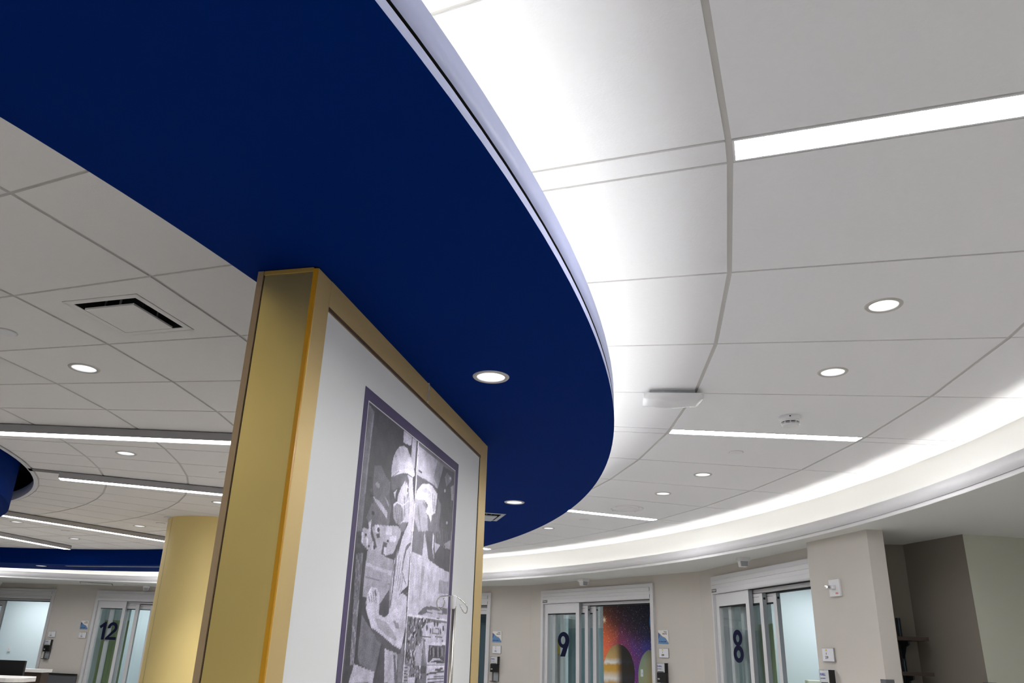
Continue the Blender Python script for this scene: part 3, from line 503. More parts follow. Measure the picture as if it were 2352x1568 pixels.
s0=surface('nearest and brightest linear light across the left grey tiles',.95,3.95,2.45)
surface('second linear light from the camera on the left, ending near the blue drum',20.4,4.02,2.45,s0); surface('third linear light on the left, ending at the gold column',57.8,4.02,2.45,s0); surface('farthest left linear light, its tip against the dark blue band',78.0,3.98,2.45,s0)
M['slotgrey']=mat('slot_strip',(.16,.155,.15,1),.6)
b=MB(); mt=Matrix.Translation(pol(3.80,20.4,0))@Matrix.Rotation(R(20.4),4,'Z'); b.box(0,.225,-.05,.05,Z_INNER-.004,Z_INNER-.001,'slotgrey',mt)  # dark strip laid where the ceiling slot is open
tag(b.build('slot_strip'),'dark grey strip standing for the open slot between the blue drum opening and the second linear light','slot strip')
POSTER=[(88,0,[(436,2182),(911,2182),(923,1948),(917,1884),(929,1571),(934,1353),(445,1363),(435,1780),(427,2004)]),(128,1,[(435,2176),(486,2165),(479,2029),(476,1900),(474,1786),(435,1780),(437,1875)]),(152,2,[(473,2152),(483,2161),(477,2023),(472,1899),(465,1898),(469,2021)]),(118,1,[(527,2000),(582,2014),(627,1988),(670,1978),(672,1933),(698,1896),(689,1821),(559,1801),(497,1830),(543,1901),(526,1935)]),(165,2,[(543,1948),(562,1955),(582,1950),(583,1941),(563,1936)]),(205,1,[(756,2181),(843,2183),(841,2147),(761,2138)]),(192,1,[(849,2181),(897,2184),(900,2075),(850,2084)]),(95,2,[(897,2184),(911,2183),(921,2054),(896,2070)]),(206,2,[(675,1996),(672,2032),(681,2067),(703,2095),(731,2116),(773,2130),(809,2127),(845,2108),(882,2081),(906,2054),(881,2041),(837,2049),(780,2033),(726,2016)]),(222,3,[(679,1998),(741,2035),(824,2060),(906,2054),(883,2043),(828,2043),(771,2032)]),(112,2,[(675,1994),(726,2016),(780,2032),(831,2040),(806,2008),(773,1980),(720,1962),(690,1953)]),(200,3,[(773,1980),(801,2007),(829,2039),(881,2041),(902,1986),(923,1948),(921,1884),(918,1854),(844,1842),(784,1849),(794,1890),(750,1915),(751,1949)]),(120,4,[(803,2021),(824,2038),(848,2024),(849,1996),(825,2012),(815,2003)]),(145,4,[(839,1994),(859,1977),(849,1951),(834,1972)]),(86,4,[(695,1951),(758,1982),(754,1956),(740,1926),(715,1925)]),(195,5,[(709,1950),(746,1973),(730,1956),(727,1932)]),(150,4,[(718,1909),(766,1928),(808,1913),(826,1879),(783,1855),(755,1854),(728,1869),(717,1893)]),(105,5,[(734,1903),(739,1904),(773,1857),(766,1855)]),(105,5,[(753,1903),(758,1904),(786,1862),(779,1860)]),(105,5,[(772,1903),(777,1904),(799,1866),(792,1865)]),(105,5,[(791,1903),(796,1904),(813,1871),(805,1869)]),(215,5,[(713,1912),(742,1926),(748,1923),(722,1905)]),(92,5,[(746,1852),(783,1855),(876,1880),(868,1869),(825,1839),(785,1846)]),(182,2,[(534,1904),(593,1899),(667,1878),(668,1856),(625,1870),(553,1894)]),(175,2,[(630,1923),(667,1913),(681,1893),(651,1910)]),(178,2,[(543,1834),(535,1803),(544,1796),(529,1794),(519,1819)]),(175,1,[(479,1797),(527,1802),(589,1824),(676,1835),(817,1857),(821,1841),(751,1756),(663,1735),(543,1736),(483,1752)]),(95,2,[(538,1822),(561,1797),(605,1756),(589,1751),(547,1786)]),(100,2,[(653,1779),(689,1781),(680,1740),(644,1739)]),(92,2,[(587,1795),(616,1803),(624,1788),(598,1784)]),(90,2,[(445,1780),(483,1782),(490,1753),(447,1753)]),(80,1,[(436,1737),(531,1734),(511,1671),(533,1550),(523,1411),(447,1411),(445,1573)]),(150,2,[(452,1718),(457,1719),(473,1546),(486,1411),(482,1411),(469,1546)]),(150,2,[(463,1719),(467,1720),(481,1547),(492,1411),(487,1411),(476,1547)]),(150,2,[(473,1721),(478,1721),(488,1547),(498,1411),(493,1411),(484,1547)]),(150,2,[(484,1722),(488,1723),(496,1548),(503,1411),(499,1411),(491,1547)]),(150,2,[(494,1723),(499,1724),(503,1548),(509,1411),(505,1411),(498,1548)]),(166,2,[(531,1736),(756,1737),(758,1684),(749,1644),(671,1591),(528,1602),(525,1676)]),(190,3,[(535,1701),(755,1697),(757,1684),(529,1691)]),(130,3,[(533,1662),(746,1657),(747,1655),(533,1659)]),(203,3,[(821,1841),(907,1883),(917,1812),(913,1665),(829,1631),(829,1588),(754,1584),(754,1645),(766,1734)]),(110,4,[(818,1854),(827,1856),(789,1761),(777,1647),(767,1588),(761,1594),(769,1659),(771,1752)]),(95,4,[(824,1869),(875,1878),(825,1820),(791,1751),(777,1749),(811,1839)]),(120,4,[(911,1815),(918,1809),(876,1782),(855,1735),(852,1707),(846,1710),(850,1758),(872,1799)]),(110,4,[(852,1707),(896,1670),(892,1667),(847,1703)]),(202,3,[(585,1633),(635,1635),(661,1618),(671,1557),(725,1552),(754,1584),(829,1631),(913,1644),(924,1534),(892,1445),(785,1453),(613,1518),(559,1572),(562,1610)]),(225,4,[(565,1614),(589,1634),(608,1608),(594,1595)]),(110,4,[(619,1630),(639,1616),(632,1610),(614,1621)]),(98,4,[(671,1591),(750,1641),(754,1565),(725,1553),(666,1559)]),(104,4,[(626,1516),(721,1495),(819,1469),(894,1458),(893,1443),(785,1453),(672,1481)]),(150,4,[(801,1545),(850,1541),(864,1522),(825,1524)]),(105,4,[(829,1631),(910,1655),(913,1631),(868,1638)]),(126,2,[(533,1550),(596,1520),(709,1473),(678,1387),(553,1411),(531,1436)]),(188,3,[(511,1413),(671,1390),(669,1359),(484,1363)]),(98,3,[(719,1467),(742,1462),(759,1357),(690,1358)]),(184,3,[(743,1459),(863,1445),(875,1354),(763,1357)]),(118,4,[(825,1441),(842,1441),(884,1354),(857,1354)]),(138,3,[(863,1445),(919,1481),(936,1353),(884,1354)]),(128,0,[(918,2179),(1400,2184),(1405,2062),(1399,1879),(1408,1579),(932,1572),(923,1885),(933,1949)]),(190,1,[(920,2171),(1236,2169),(1211,2095),(1186,2062),(1091,2065),(930,2062)]),(90,2,[(942,2084),(981,2084),(977,2077),(940,2078)]),(150,2,[(1157,2170),(1236,2169),(1224,2098),(1186,2062),(1122,2095)]),(110,2,[(930,2060),(1091,2064),(1179,2061),(1171,2040),(1069,2055),(980,2036),(938,2004)]),(226,3,[(938,2004),(991,2040),(1069,2057),(1118,2056),(1180,2041),(1168,1963),(1128,1948),(1123,1917),(1088,1941),(1052,1946),(1074,1976),(1025,1988),(960,1976),(927,1977)]),(178,2,[(933,1974),(1025,1988),(1065,1963),(1095,1881),(985,1864),(931,1903)]),(96,2,[(1179,2061),(1237,2165),(1393,2174),(1405,2062),(1409,1929),(1201,1897),(1167,2031)]),(140,3,[(1287,2152),(1367,2141),(1292,2092),(1265,2127)]),(165,3,[(1353,2105),(1393,2122),(1399,2056),(1370,2055)]),(130,3,[(1187,2024),(1236,2010),(1226,1901),(1183,1894)]),(128,1,[(928,1886),(1001,1865),(1040,1859),(1049,1786),(931,1785)]),(206,1,[(931,1784),(1048,1786),(1055,1877),(1121,1780),(1246,1768),(1398,1760),(1408,1579),(932,1572)]),(180,2,[(1050,1750),(1085,1750),(1065,1628),(1042,1627)]),(172,2,[(1269,1719),(1401,1724),(1403,1676),(1267,1669)]),(112,2,[(1075,1880),(1168,1890),(1192,1773),(1121,1780)]),(218,3,[(1155,1888),(1171,1875),(1169,1824),(1190,1784),(1158,1827)]),(100,2,[(1173,1926),(1387,1961),(1400,1760),(1246,1768),(1192,1777),(1202,1852)]),(196,3,[(1182,1851),(1255,1851),(1197,1812)]),(170,3,[(1308,1863),(1389,1890),(1393,1854),(1325,1849)]),(196,2,[(1036,1577),(1084,1620),(1135,1633),(1398,1646),(1406,1579)]),(120,3,[(1041,1581),(1099,1605),(1139,1613),(1400,1622),(1402,1597),(1144,1590),(1076,1577)]),(190,4,[(1142,1601),(1333,1608),(1329,1597),(1144,1592)]),(232,5,[(932,1573),(1410,1578),(1410,1572),(932,1568)]),(128,0,[(932,1568),(1410,1572),(1426,1342),(936,1353)]),(206,1,[(1110,1503),(1104,1531),(1141,1552),(1213,1559),(1407,1564),(1429,1342),(1185,1347),(1183,1413),(1110,1475)]),(96,3,[(1168,1539),(1167,1532),(1161,1528),(1154,1528),(1147,1532),(1144,1538),(1145,1544),(1150,1548),(1157,1549),(1164,1545)]),(96,3,[(1258,1557),(1257,1551),(1252,1546),(1245,1546),(1238,1550),(1235,1556),(1235,1563),(1240,1567),(1247,1567),(1254,1564)]),(96,3,[(1293,1557),(1292,1550),(1287,1546),(1280,1546),(1273,1549),(1269,1556),(1270,1562),(1275,1567),(1282,1567),(1289,1563)]),(96,3,[(1372,1543),(1371,1536),(1366,1532),(1359,1532),(1352,1536),(1348,1542),(1349,1549),(1354,1553),(1362,1554),(1369,1550)]),(96,3,[(1209,1528),(1209,1522),(1205,1518),(1200,1518),(1195,1521),(1192,1527),(1192,1533),(1196,1537),(1201,1537),(1206,1534)]),(96,3,[(1334,1530),(1334,1524),(1330,1520),(1324,1520),(1319,1523),(1316,1530),(1316,1536),(1320,1540),(1326,1540),(1331,1536)]),(110,3,[(1217,1539),(1307,1540),(1311,1520),(1221,1519)]),(196,4,[(1225,1537),(1299,1538),(1303,1522),(1228,1522)]),(92,3,[(1109,1506),(1408,1513),(1408,1511),(1110,1503)]),(222,2,[(1167,1485),(1405,1494),(1403,1481),(1181,1478)]),(100,3,[(1193,1478),(1401,1480),(1407,1415),(1188,1417)]),(170,4,[(1206,1475),(1230,1476),(1231,1445),(1215,1445)]),(160,4,[(1334,1476),(1354,1475),(1358,1435),(1343,1442)]),(200,5,[(1206,1417),(1252,1434),(1271,1431),(1329,1433),(1399,1418),(1344,1426),(1267,1424)]),(96,3,[(1114,1406),(1179,1404),(1169,1380),(1114,1382)]),(160,2,[(1172,1409),(1408,1411),(1408,1408),(1172,1407)]),(92,3,[(1285,1396),(1383,1398),(1382,1390),(1287,1389)]),(104,3,[(1184,1381),(1419,1390),(1421,1383),(1185,1374)]),(96,3,[(1199,1367),(1421,1368),(1421,1366),(1199,1364)]),(96,3,[(1200,1361),(1422,1362),(1423,1359),(1201,1358)]),(96,3,[(1201,1355),(1423,1356),(1424,1353),(1202,1353)]),(96,3,[(1203,1350),(1425,1349),(1425,1347),(1203,1347)]),(175,1,[(930,1410),(993,1406),(985,1352),(936,1353)]),(88,2,[(937,1403),(973,1403),(972,1399),(936,1400)]),(88,2,[(939,1393),(976,1392),(974,1388),(938,1390)]),(88,2,[(942,1383),(978,1382),(977,1378),(941,1380)]),(88,2,[(944,1372),(980,1371),(979,1367),(943,1369)]),(88,2,[(947,1362),(983,1361),(982,1357),(945,1359)]),(180,1,[(1043,1474),(1116,1475),(1114,1406),(1052,1406)]),(205,2,[(986,1370),(1061,1369),(1060,1350),(987,1352)]),(160,4,[(693,2074),(701,2081),(708,2074),(700,2067)]),(165,4,[(724,2105),(730,2108),(727,2092),(724,2092)]),(175,4,[(820,2123),(837,2106),(831,2104),(815,2120)]),(150,4,[(683,2001),(741,2033),(745,2032),(692,2001)]),(225,5,[(816,1999),(838,2002),(849,1975),(830,1968)]),(120,6,[(836,1993),(850,1993),(848,1977),(837,1980)]),(225,6,[(742,1926),(805,1926),(859,1953),(861,1951),(808,1923),(740,1923)]),(130,6,[(783,1855),(818,1871),(857,1874),(844,1842),(806,1836)]),(150,5,[(807,1960),(817,1962),(838,1891),(828,1889)]),(160,5,[(857,1963),(865,1964),(875,1904),(868,1903)]),(205,3,[(474,1784),(490,1785),(495,1754),(479,1753)]),(215,3,[(515,1772),(528,1773),(530,1749),(518,1749)]),(200,3,[(524,1820),(540,1821),(543,1795),(527,1793)]),(210,3,[(572,1821),(606,1826),(608,1801),(574,1798)]),(200,3,[(667,1833),(721,1841),(724,1812),(670,1806)]),(206,3,[(710,1807),(767,1814),(767,1795),(711,1788)]),(200,3,[(663,1764),(685,1766),(686,1744),(665,1743)]),(200,3,[(562,1769),(574,1770),(577,1743),(565,1743)]),(75,4,[(515,1781),(515,1779),(512,1776),(509,1775),(505,1775),(501,1777),(500,1779),(500,1781),(503,1784),(506,1785),(510,1785),(514,1783)]),(75,4,[(617,1812),(616,1809),(612,1805),(607,1804),(601,1804),(596,1806),(593,1809),(594,1812),(598,1816),(603,1818),(609,1818),(614,1816)]),(75,4,[(594,1755),(594,1752),(591,1749),(586,1748),(581,1748),(577,1750),(575,1752),(575,1755),(578,1758),(583,1759),(588,1759),(592,1758)]),(75,4,[(701,1789),(700,1786),(697,1784),(693,1783),(688,1783),(684,1784),(683,1786),(683,1789),(686,1791),(690,1793),(695,1793),(699,1791)]),(75,4,[(546,1752),(546,1749),(544,1747),(540,1746),(537,1746),(534,1748),(532,1750),(532,1752),(535,1754),(538,1755),(542,1755),(545,1754)]),(75,4,[(475,1769),(474,1765),(471,1762),(465,1760),(459,1760),(454,1762),(451,1766),(452,1770),(455,1773),(461,1775),(467,1775),(473,1773)]),(75,4,[(472,1754),(471,1751),(469,1748),(464,1747),(460,1747),(456,1748),(454,1751),(455,1754),(457,1757),(462,1758),(466,1758),(470,1756)]),(70,3,[(485,1957),(512,1960),(510,1950),(485,1948)]),(90,3,[(494,1940),(520,1943),(519,1933),(494,1931)]),(110,3,[(503,1924),(528,1926),(527,1917),(503,1915)]),(70,3,[(511,1907),(537,1909),(535,1900),(511,1898)]),(90,3,[(520,1891),(545,1893),(543,1883),(520,1882)]),(110,3,[(529,1874),(553,1876),(551,1866),(529,1865)]),(70,3,[(538,1858),(561,1859),(559,1849),(538,1849)]),(130,6,[(567,1611),(571,1612),(592,1589),(586,1588)]),(130,6,[(585,1617),(589,1618),(608,1590),(602,1589)]),(130,6,[(604,1623),(608,1624),(624,1591),(619,1590)]),(130,6,[(622,1630),(626,1631),(641,1592),(635,1591)]),(140,6,[(554,1592),(569,1581),(562,1576),(549,1586)]),(170,4,[(639,1546),(728,1541),(808,1513),(854,1483),(776,1493),(672,1518)]),(215,4,[(759,1562),(846,1599),(888,1595),(856,1557),(782,1544)]),(150,5,[(740,1643),(759,1724),(770,1725),(758,1645),(764,1581),(753,1581)]),(165,4,[(786,1774),(793,1775),(787,1687),(779,1686)]),(165,4,[(804,1756),(812,1757),(802,1672),(794,1671)]),(165,4,[(822,1738),(830,1739),(817,1657),(810,1656)]),(165,4,[(841,1719),(848,1721),(833,1641),(825,1641)]),(165,4,[(859,1701),(867,1702),(848,1626),(840,1625)]),(200,4,[(953,2007),(983,2024),(1061,2038),(1100,2025),(1020,2013)]),(150,4,[(1004,1981),(1052,1971),(1059,1958),(1013,1968)]),(165,5,[(1117,2029),(1125,2031),(1150,1963),(1140,1961)]),(165,5,[(1142,2026),(1151,2028),(1165,1977),(1157,1976)]),(150,3,[(954,1953),(965,1955),(1017,1869),(1006,1867)]),(140,3,[(1187,1921),(1192,1922),(1201,1856),(1196,1855)]),(140,3,[(1209,1920),(1214,1921),(1221,1855),(1216,1854)]),(140,3,[(1230,1920),(1235,1921),(1241,1853),(1236,1853)]),(140,3,[(1252,1919),(1257,1920),(1262,1852),(1257,1852)]),(140,3,[(1274,1919),(1280,1919),(1283,1851),(1277,1850)]),(140,3,[(1297,1918),(1302,1919),(1304,1850),(1298,1849)]),(140,3,[(1320,1917),(1325,1918),(1325,1849),(1320,1848)]),(140,3,[(1343,1917),(1348,1918),(1347,1848),(1341,1847)]),(188,2,[(961,1740),(965,1740),(977,1622),(971,1621)]),(188,2,[(995,1737),(1000,1737),(1009,1624),(1004,1624)]),(188,2,[(1030,1734),(1034,1735),(1042,1627),(1037,1626)]),(188,2,[(1066,1731),(1070,1732),(1076,1629),(1071,1629)]),(188,2,[(1102,1729),(1107,1729),(1111,1631),(1105,1631)]),(188,2,[(1139,1726),(1144,1726),(1147,1634),(1141,1633)]),(188,2,[(1178,1723),(1183,1723),(1183,1636),(1177,1636)]),(188,2,[(1217,1720),(1222,1720),(1221,1639),(1215,1639)]),(188,2,[(1257,1717),(1262,1717),(1259,1642),(1253,1641)]),(195,4,[(1340,1953),(1339,1950),(1335,1947),(1329,1945),(1323,1945),(1318,1946),(1316,1949),(1317,1952),(1321,1955),(1327,1957),(1333,1957),(1338,1956)]),(195,4,[(1288,2075),(1287,2072),(1283,2069),(1277,2067),(1271,2066),(1266,2068),(1264,2070),(1265,2074),(1269,2077),(1275,2079),(1281,2079),(1285,2078)]),(195,4,[(1351,2142),(1350,2138),(1346,2135),(1340,2133),(1334,2132),(1329,2134),(1327,2136),(1328,2140),(1332,2143),(1338,2145),(1344,2146),(1349,2145)]),(236,7,[(911,2182),(921,2182),(931,1949),(933,1856),(924,1855),(921,1947)]),(236,7,[(915,1884),(925,1886),(938,1572),(928,1571)]),(236,7,[(928,1571),(937,1572),(941,1353),(933,1353)]),(150,2,[(1111,1500),(1134,1500),(1177,1413),(1153,1413)]),(120,3,[(1129,1495),(1147,1495),(1149,1488),(1131,1488)]),(120,3,[(1349,1500),(1369,1501),(1370,1493),(1350,1493)]),(170,4,[(1279,1519),(1289,1519),(1293,1501),(1282,1501)]),(75,4,[(1213,1472),(1229,1472),(1238,1441),(1224,1438)]),(150,4,[(1241,1469),(1256,1472),(1266,1437),(1251,1438)]),(75,4,[(1269,1465),(1284,1473),(1293,1442),(1279,1438)]),(150,4,[(1296,1473),(1313,1473),(1323,1438),(1307,1438)]),(75,4,[(1325,1470),(1342,1474),(1351,1442),(1336,1439)]),(150,4,[(1356,1467),(1372,1475),(1382,1438),(1365,1439)]),(225,2,[(1196,1406),(1402,1407),(1401,1398),(1198,1397)])]

def digits(body,par,loc):
    b=MB(); rx=Matrix.Rotation(PI/2,4,'X')
    def el(cx,cz,a,c): return [(cx+a*math.cos(2*PI*k/40),cz+c*math.sin(2*PI*k/40)) for k in range(40)]
    def poly(p): b.holed(p,[],0,'navy',rx)
    if body=='9':
        b.holed(el(0,.054,.1225,.104),[el(-.010,.051,.047,.052)],0,'navy',rx)
        poly([(.1225,.054),(.119,.02),(.034,-.158),(-.073,-.158),(.004,-.02),(.03,-.045),(.09,-.015)])
    if body=='8':
        b.holed(el(0,.079,.099,.079),[el(0,.074,.034,.036)],0,'navy',rx); b.holed(el(0,-.076,.108,.084),[el(0,-.078,.040,.038)],0,'navy',rx)
    if body=='12':
        poly([(-.196,.080),(-.095,.156),(-.062,.156),(-.062,-.156),(-.122,-.156),(-.122,.070),(-.168,.036)])
        out=[(.075+.100*math.cos(R(q)),.058+.098*math.sin(R(q))) for q in range(190,-41,-10)]
        inn=[(.075+.042*math.cos(R(q)),.058+.044*math.sin(R(q))) for q in range(-40,191,10)]
        poly(out+inn)
        poly([(.152,-.005),(.040,-.104),(.178,-.104),(.178,-.156),(-.040,-.156),(-.040,-.128),(.107,.030)])
    b.v=[(x,y+.0004,z) for x,y,z in b.v]
    o=b.build('number_decal',par,loc=loc,label='dark navy number '+body,weld=False); return o
# ---------------------------------------------------------------- small ceiling fixtures
def disc(label,r,a,z,first=None,rad=.0435):
    p=pol(r,a,z)
    if first: o=dup(first,p)
    else:
        o=empty('sprinkler_cover',p)
        b=MB(); b.rev([(rad,-.0005),(rad,-.003),(rad-.006,-.005)],'white',32,cap1=True); b.build('cover_plate',o)
        b=MB(); b.rev([(rad+.004,-.0003),(rad+.004,-.0012),(rad-.004,-.0015)],'grid',32); b.build('rim',o)
    return tag(o,label,'sprinkler cover','flat sprinkler covers')
c0=disc('small white sprinkler cover in the right tile field beside the smoke detector light',8.705,3.75,Z_MAIN)
disc('small white sprinkler cover past the round speaker near the blue ring',8.73,23.45,Z_MAIN,c0)
disc('white sprinkler cover at the left edge, above the nearest left linear light',5.215,-16.12,Z_INNER,c0)
disc('sprinkler cover in the left tiles between the two farthest linear lights',5.208,66.6,Z_INNER,c0)
disc('sprinkler cover just left of the gold column top, below the third linear light row',5.253,47.52,Z_INNER,c0)
disc('sprinkler cover tucked against the left edge of the gold panel',5.229,13.22,Z_INNER,c0)
disc('sprinkler cover behind the top left corner of the gold column',5.135,42.33,Z_INNER,c0)
# speaker
o=empty('ceiling_speaker',pol(8.758,18.34,Z_MAIN)); tag(o,'round white ceiling speaker in the right tile field past the second linear light','speaker')
b=MB(); b.rev([(.166,-.0005),(.163,-.006),(.135,-.008),(.128,-.003)],'white',48); b.build('rim',o)
b=MB(); b.rev([(.128,-.003),(.10,-.006),(.098,-.011),(.05,-.013)],'white',48,cap1=True); b.build('grille',o)
for k in range(4):
    b=MB(); b.rev([(.006,-.0075),(.005,-.010)],'grid',12,cap1=True,origin=(.148*math.cos(R(45+90*k)),.148*math.sin(R(45+90*k)),0)); b.build('screw',o)
# smoke detector
o=empty('smoke_detector',pol(8.745,-1.65,Z_MAIN)); tag(o,'round white smoke detector on the ceiling above the second linear light','smoke detector')
b=MB(); b.rev([(.058,0),(.060,-.008),(.060,-.018),(.053,-.024),(.050,-.026)],'white',48); b.build('base',o)
b=MB(); b.rev([(.050,-.026),(.052,-.034)],'white',48); b.rev([(.044,-.034),(.044,-.046)],'dark',48); b.rev([(.051,-.040),(.051,-.0425),(.044,-.0425)],'white',48); b.rev([(.050,-.046),(.048,-.052),(.040,-.056)],'white',48,cap1=True); b.rev([(.044,-.0335),(.052,-.0335)],'white',48)
b.build('sensing_head',o)
for k in range(10):
    b=MB(); t=R(36*k); b.box(.043,.052,-.003,.003,-.047,-.033,'white',Matrix.Rotation(t,4,'Z')); b.build('vent_rib',o)
b=MB(); b.box(.0598,.0612,-.004,.004,-.015,-.008,'dark',Matrix.Rotation(R(-108),4,'Z')); b.build('indicator',o)
# wireless access point
o=empty('wireless_access_point',(.92,3.853,Z_MAIN),R(-5.3)); tag(o,'white curved wireless access point hung under the ceiling bar beside the blue ring','access point')
b=MB(); b.box(-.115,.115,-.05,-.03,-.022,0,'alud'); b.box(-.115,.115,.0,.02,-.022,0,'alud'); b.build('mounting_rail',o)
b=MB()
rows=[]
def apz(x,y): return -.052-.028*max(0,(1-(x/.152)**2))*max(0,1-((y+.01)/.09)**2)
for i in range(13):
    x=-.152+.304*i/12
    rows.append([Vector((x*(1-.05*(j/8)),-.078+.156*j/8,apz(x,-.078+.156*j/8))) for j in range(9)])
b.grid(rows,'white',True)
for e in ([r[0] for r in rows],[r[-1] for r in rows],rows[0],rows[-1]): b.grid([e,[Vector((p.x,p.y,-.024)) for p in e]],'white',True)
b.face([(-.152,-.078,-.024),(.152,-.078,-.024),(.1444,.078,-.024),(-.1444,.078,-.024)],'white')
b.build('housing',o)
b=MB(); b.box(.055,.075,.079,.0795,-.036,-.031,'dark'); b.build('port',o)
# square diffusers
def diffuser(label,r,a,z,fm,first=None):
    o=empty('air_diffuser',pol(r,a,z),R(a)); tag(o,label,'air diffuser')
    b=MB(); b.holed([(-.168,-.168),(.168,-.168),(.168,.168),(-.168,.168)],[[(-.142,-.142),(.142,-.142),(.142,.142),(-.142,.142)]],-.002,fm)
    for s in range(4):
        m=Matrix.Rotation(R(90*s),4,'Z'); b.box(-.168,.168,.166,.168,-.002,.0005,fm,m); b.box(-.142,.142,.140,.142,-.002,.03,fm,m)
    b.build('frame',o)
    b=MB()
    for s in range(4):
        m=Matrix.Rotation(R(90*s),4,'Z'); b.box(-.14,.14,.138,.140,.0,.11,'dark',m)
    b.face([(-.14,-.14,.11),(.14,-.14,.11),(.14,.14,.11),(-.14,.14,.11)],'dark'); b.build('recess',o)
    b=MB(); b.box(-.112,.112,-.112,.112,-.015,-.007,fm,None,.002); b.build('plaque',o)
    for s in range(4):
        b=MB(); m=Matrix.Rotation(R(90*s+20),4,'Z'); b.box(.100,.104,-.004,.004,-.009,.10,'alud',m); b.build('bracket',o)
    return o
diffuser('square white air diffuser with a dark gap in the left grey tiles',*DIFF_L,Z_INNER,'tile_in')
M['difgrey']=mat('diffuser_grey',(.42,.45,.48,1),.4)
diffuser('grey framed air diffuser in the blue ring, half hidden by the gold panel',*DIFF_B,Z_SOFFIT,'difgrey')
o=empty('linear_diffuser',pol(6.995,74.8,Z_SOFFIT),R(164.8)); tag(o,'long thin grey linear air slot in the far underside of the blue ring','air slot')
b=MB(); b.box(-.85,.85,-.035,.035,-.004,0,'difgrey'); b.build('frame',o)
b=MB(); b.box(-.83,.83,-.009,.009,-.0045,-.004,'dark'); b.build('slot',o)
o=empty('access_panel',(-7.28,14.88,Z_SOFFIT+.001),R(24)); tag(o,'flat square access panel on the left soffit above the wall between the doors','access panel')
b=MB(); b.box(-.27,.27,-.27,.27,-.004,0,'dark'); b.build('gasket',o)
b=MB(); b.box(-.262,.262,-.262,.262,-.007,-.004,'soffit'); b.build('cover',o)
o=empty('sprinkler_cover',(-6.68,14.79,Z_SOFFIT+.003)); tag(o,'tiny dark disc on the left soffit beside the ceiling sensor of door 12','sprinkler cover')
b=MB(); b.rev([(.05,0),(.045,-.006)],'grid',24,cap1=True); b.build('cover_plate',o)
b=MB(); p=Vector((2.79,6.62,0)); b.face([(2.545,6.14,Z_SOFFIT+.002),(2.548,6.134,Z_SOFFIT+.002),(2.826,5.832,Z_SOFFIT+.002),(2.822,5.828,Z_SOFFIT+.002)],'grid'); b.build('trim_4',kind='structure',label='thin joint line in the soffit running to the pillar')
def sensor(label,x,y,deg,first=None):
    if first: o=dup(first,(x,y,Z_SOFFIT+.003),R(deg))
    else:
        o=empty('motion_sensor',(x,y,Z_SOFFIT+.003),R(deg))
        b=MB(); b.box(-.056,.056,-.056,.056,-.034,0,'white',None,.006); b.build('base',o)
        b=MB()
        rows=[[Vector((sx*q,sy*q,z)) for sx,sy in ((-1,-1),(1,-1),(1,1),(-1,1))] for q,z in ((.044,-.034),(.036,-.085))]
        b.grid(rows,'white',False,True); b.face(rows[1],'white'); b.build('head',o)
        b=MB()
        for k in range(7):
            x0=-.034+.0105*k; b.face([(x0,-.0443,-.036),(x0+.0075,-.0443,-.036),(x0*.86+.0064,-.0375,-.084),(x0*.86,-.0375,-.084)],'alud')
        b.face([(-.036,-.0441,-.036),(.038,-.0441,-.036),(.033,-.0371,-.084),(-.031,-.0371,-.084)],'plateedge'); b.build('ribbed_lens',o)
    return tag(o,label,'ceiling sensor','box sensors on the soffit above the sliding doors')
q0=sensor('white box sensor with ribbed face on the soffit above door 8',2.48,7.746,-3)
sensor('white box sensor with ribbed face on the soffit above door 9',1.231,10.49,29,q0); sensor('white box sensor on the left soffit above door 12',-6.40,14.99,20,q0); sensor('white box sensor at the left edge above the open bright doorway',-9.47,15.50,10,q0)

# ---------------------------------------------------------------- gold picture panel
WN=Wall((-.51052,1.89567),76.007); TH=.1745; LP=1.9262; HP=2.431
o=WN.emp('picture_panel',0); tag(o,'tall gold framed white display panel with a purple bordered photo collage','display panel')
b=MB(); b.box(.004,LP-.004,.02,TH-.012,0,HP-.004,'dark'); b.box(.02,LP-.02,.008,.02,0,HP-.03,'panel'); b.build('core',o)
b=MB(); b.box(0,.008,.006,.153,0,HP-.012,'gold'); b.build('end_panel',o,label='satin gold end panel')
b=MB(); b.box(-.002,.006,.006,.155,HP-.012,HP-.0005,'capgold'); b.build('end_cap',o)
b=MB(); b.box(-.002,.02,.157,TH,0,HP,'bronze'); b.build('rear_corner_trim',o)
b=MB(); b.box(-.001,.006,-.006,.006,0,HP-.004,'amber'); b.build('corner_strip',o,label='amber translucent corner strip')
def frame_part(x0,x1,z0,z1,nm):
    b=MB(); b.box(x0,x1,-.007,.009,z0,z1,'goldlite',None,.003); return b.build(nm,o)
frame_part(.0062,.090,0,HP,'frame_stile'); frame_part(1.803,LP+.004,0,HP,'frame_stile')
b=MB(); b.box(.090,1.803,-.007,.009,2.352,HP,'goldlite'); b.box(.090,1.803,-.007,.009,2.340,2.352,'lipdark'); b.build('frame_rail',o)
b=MB(); b.box(1.797,1.803,-.004,.009,0,2.34,'dark'); b.build('gasket',o)
b=MB(); b.box(.090,1.797,-.002,.012,0,2.34,'panel'); b.build('white_board',o,label='white board behind the poster')
b=MB(); b.box(.968,.980,-.0105,-.007,2.357,2.432,'clear2'); b.build('acrylic_clip',o,label='clear acrylic clip')
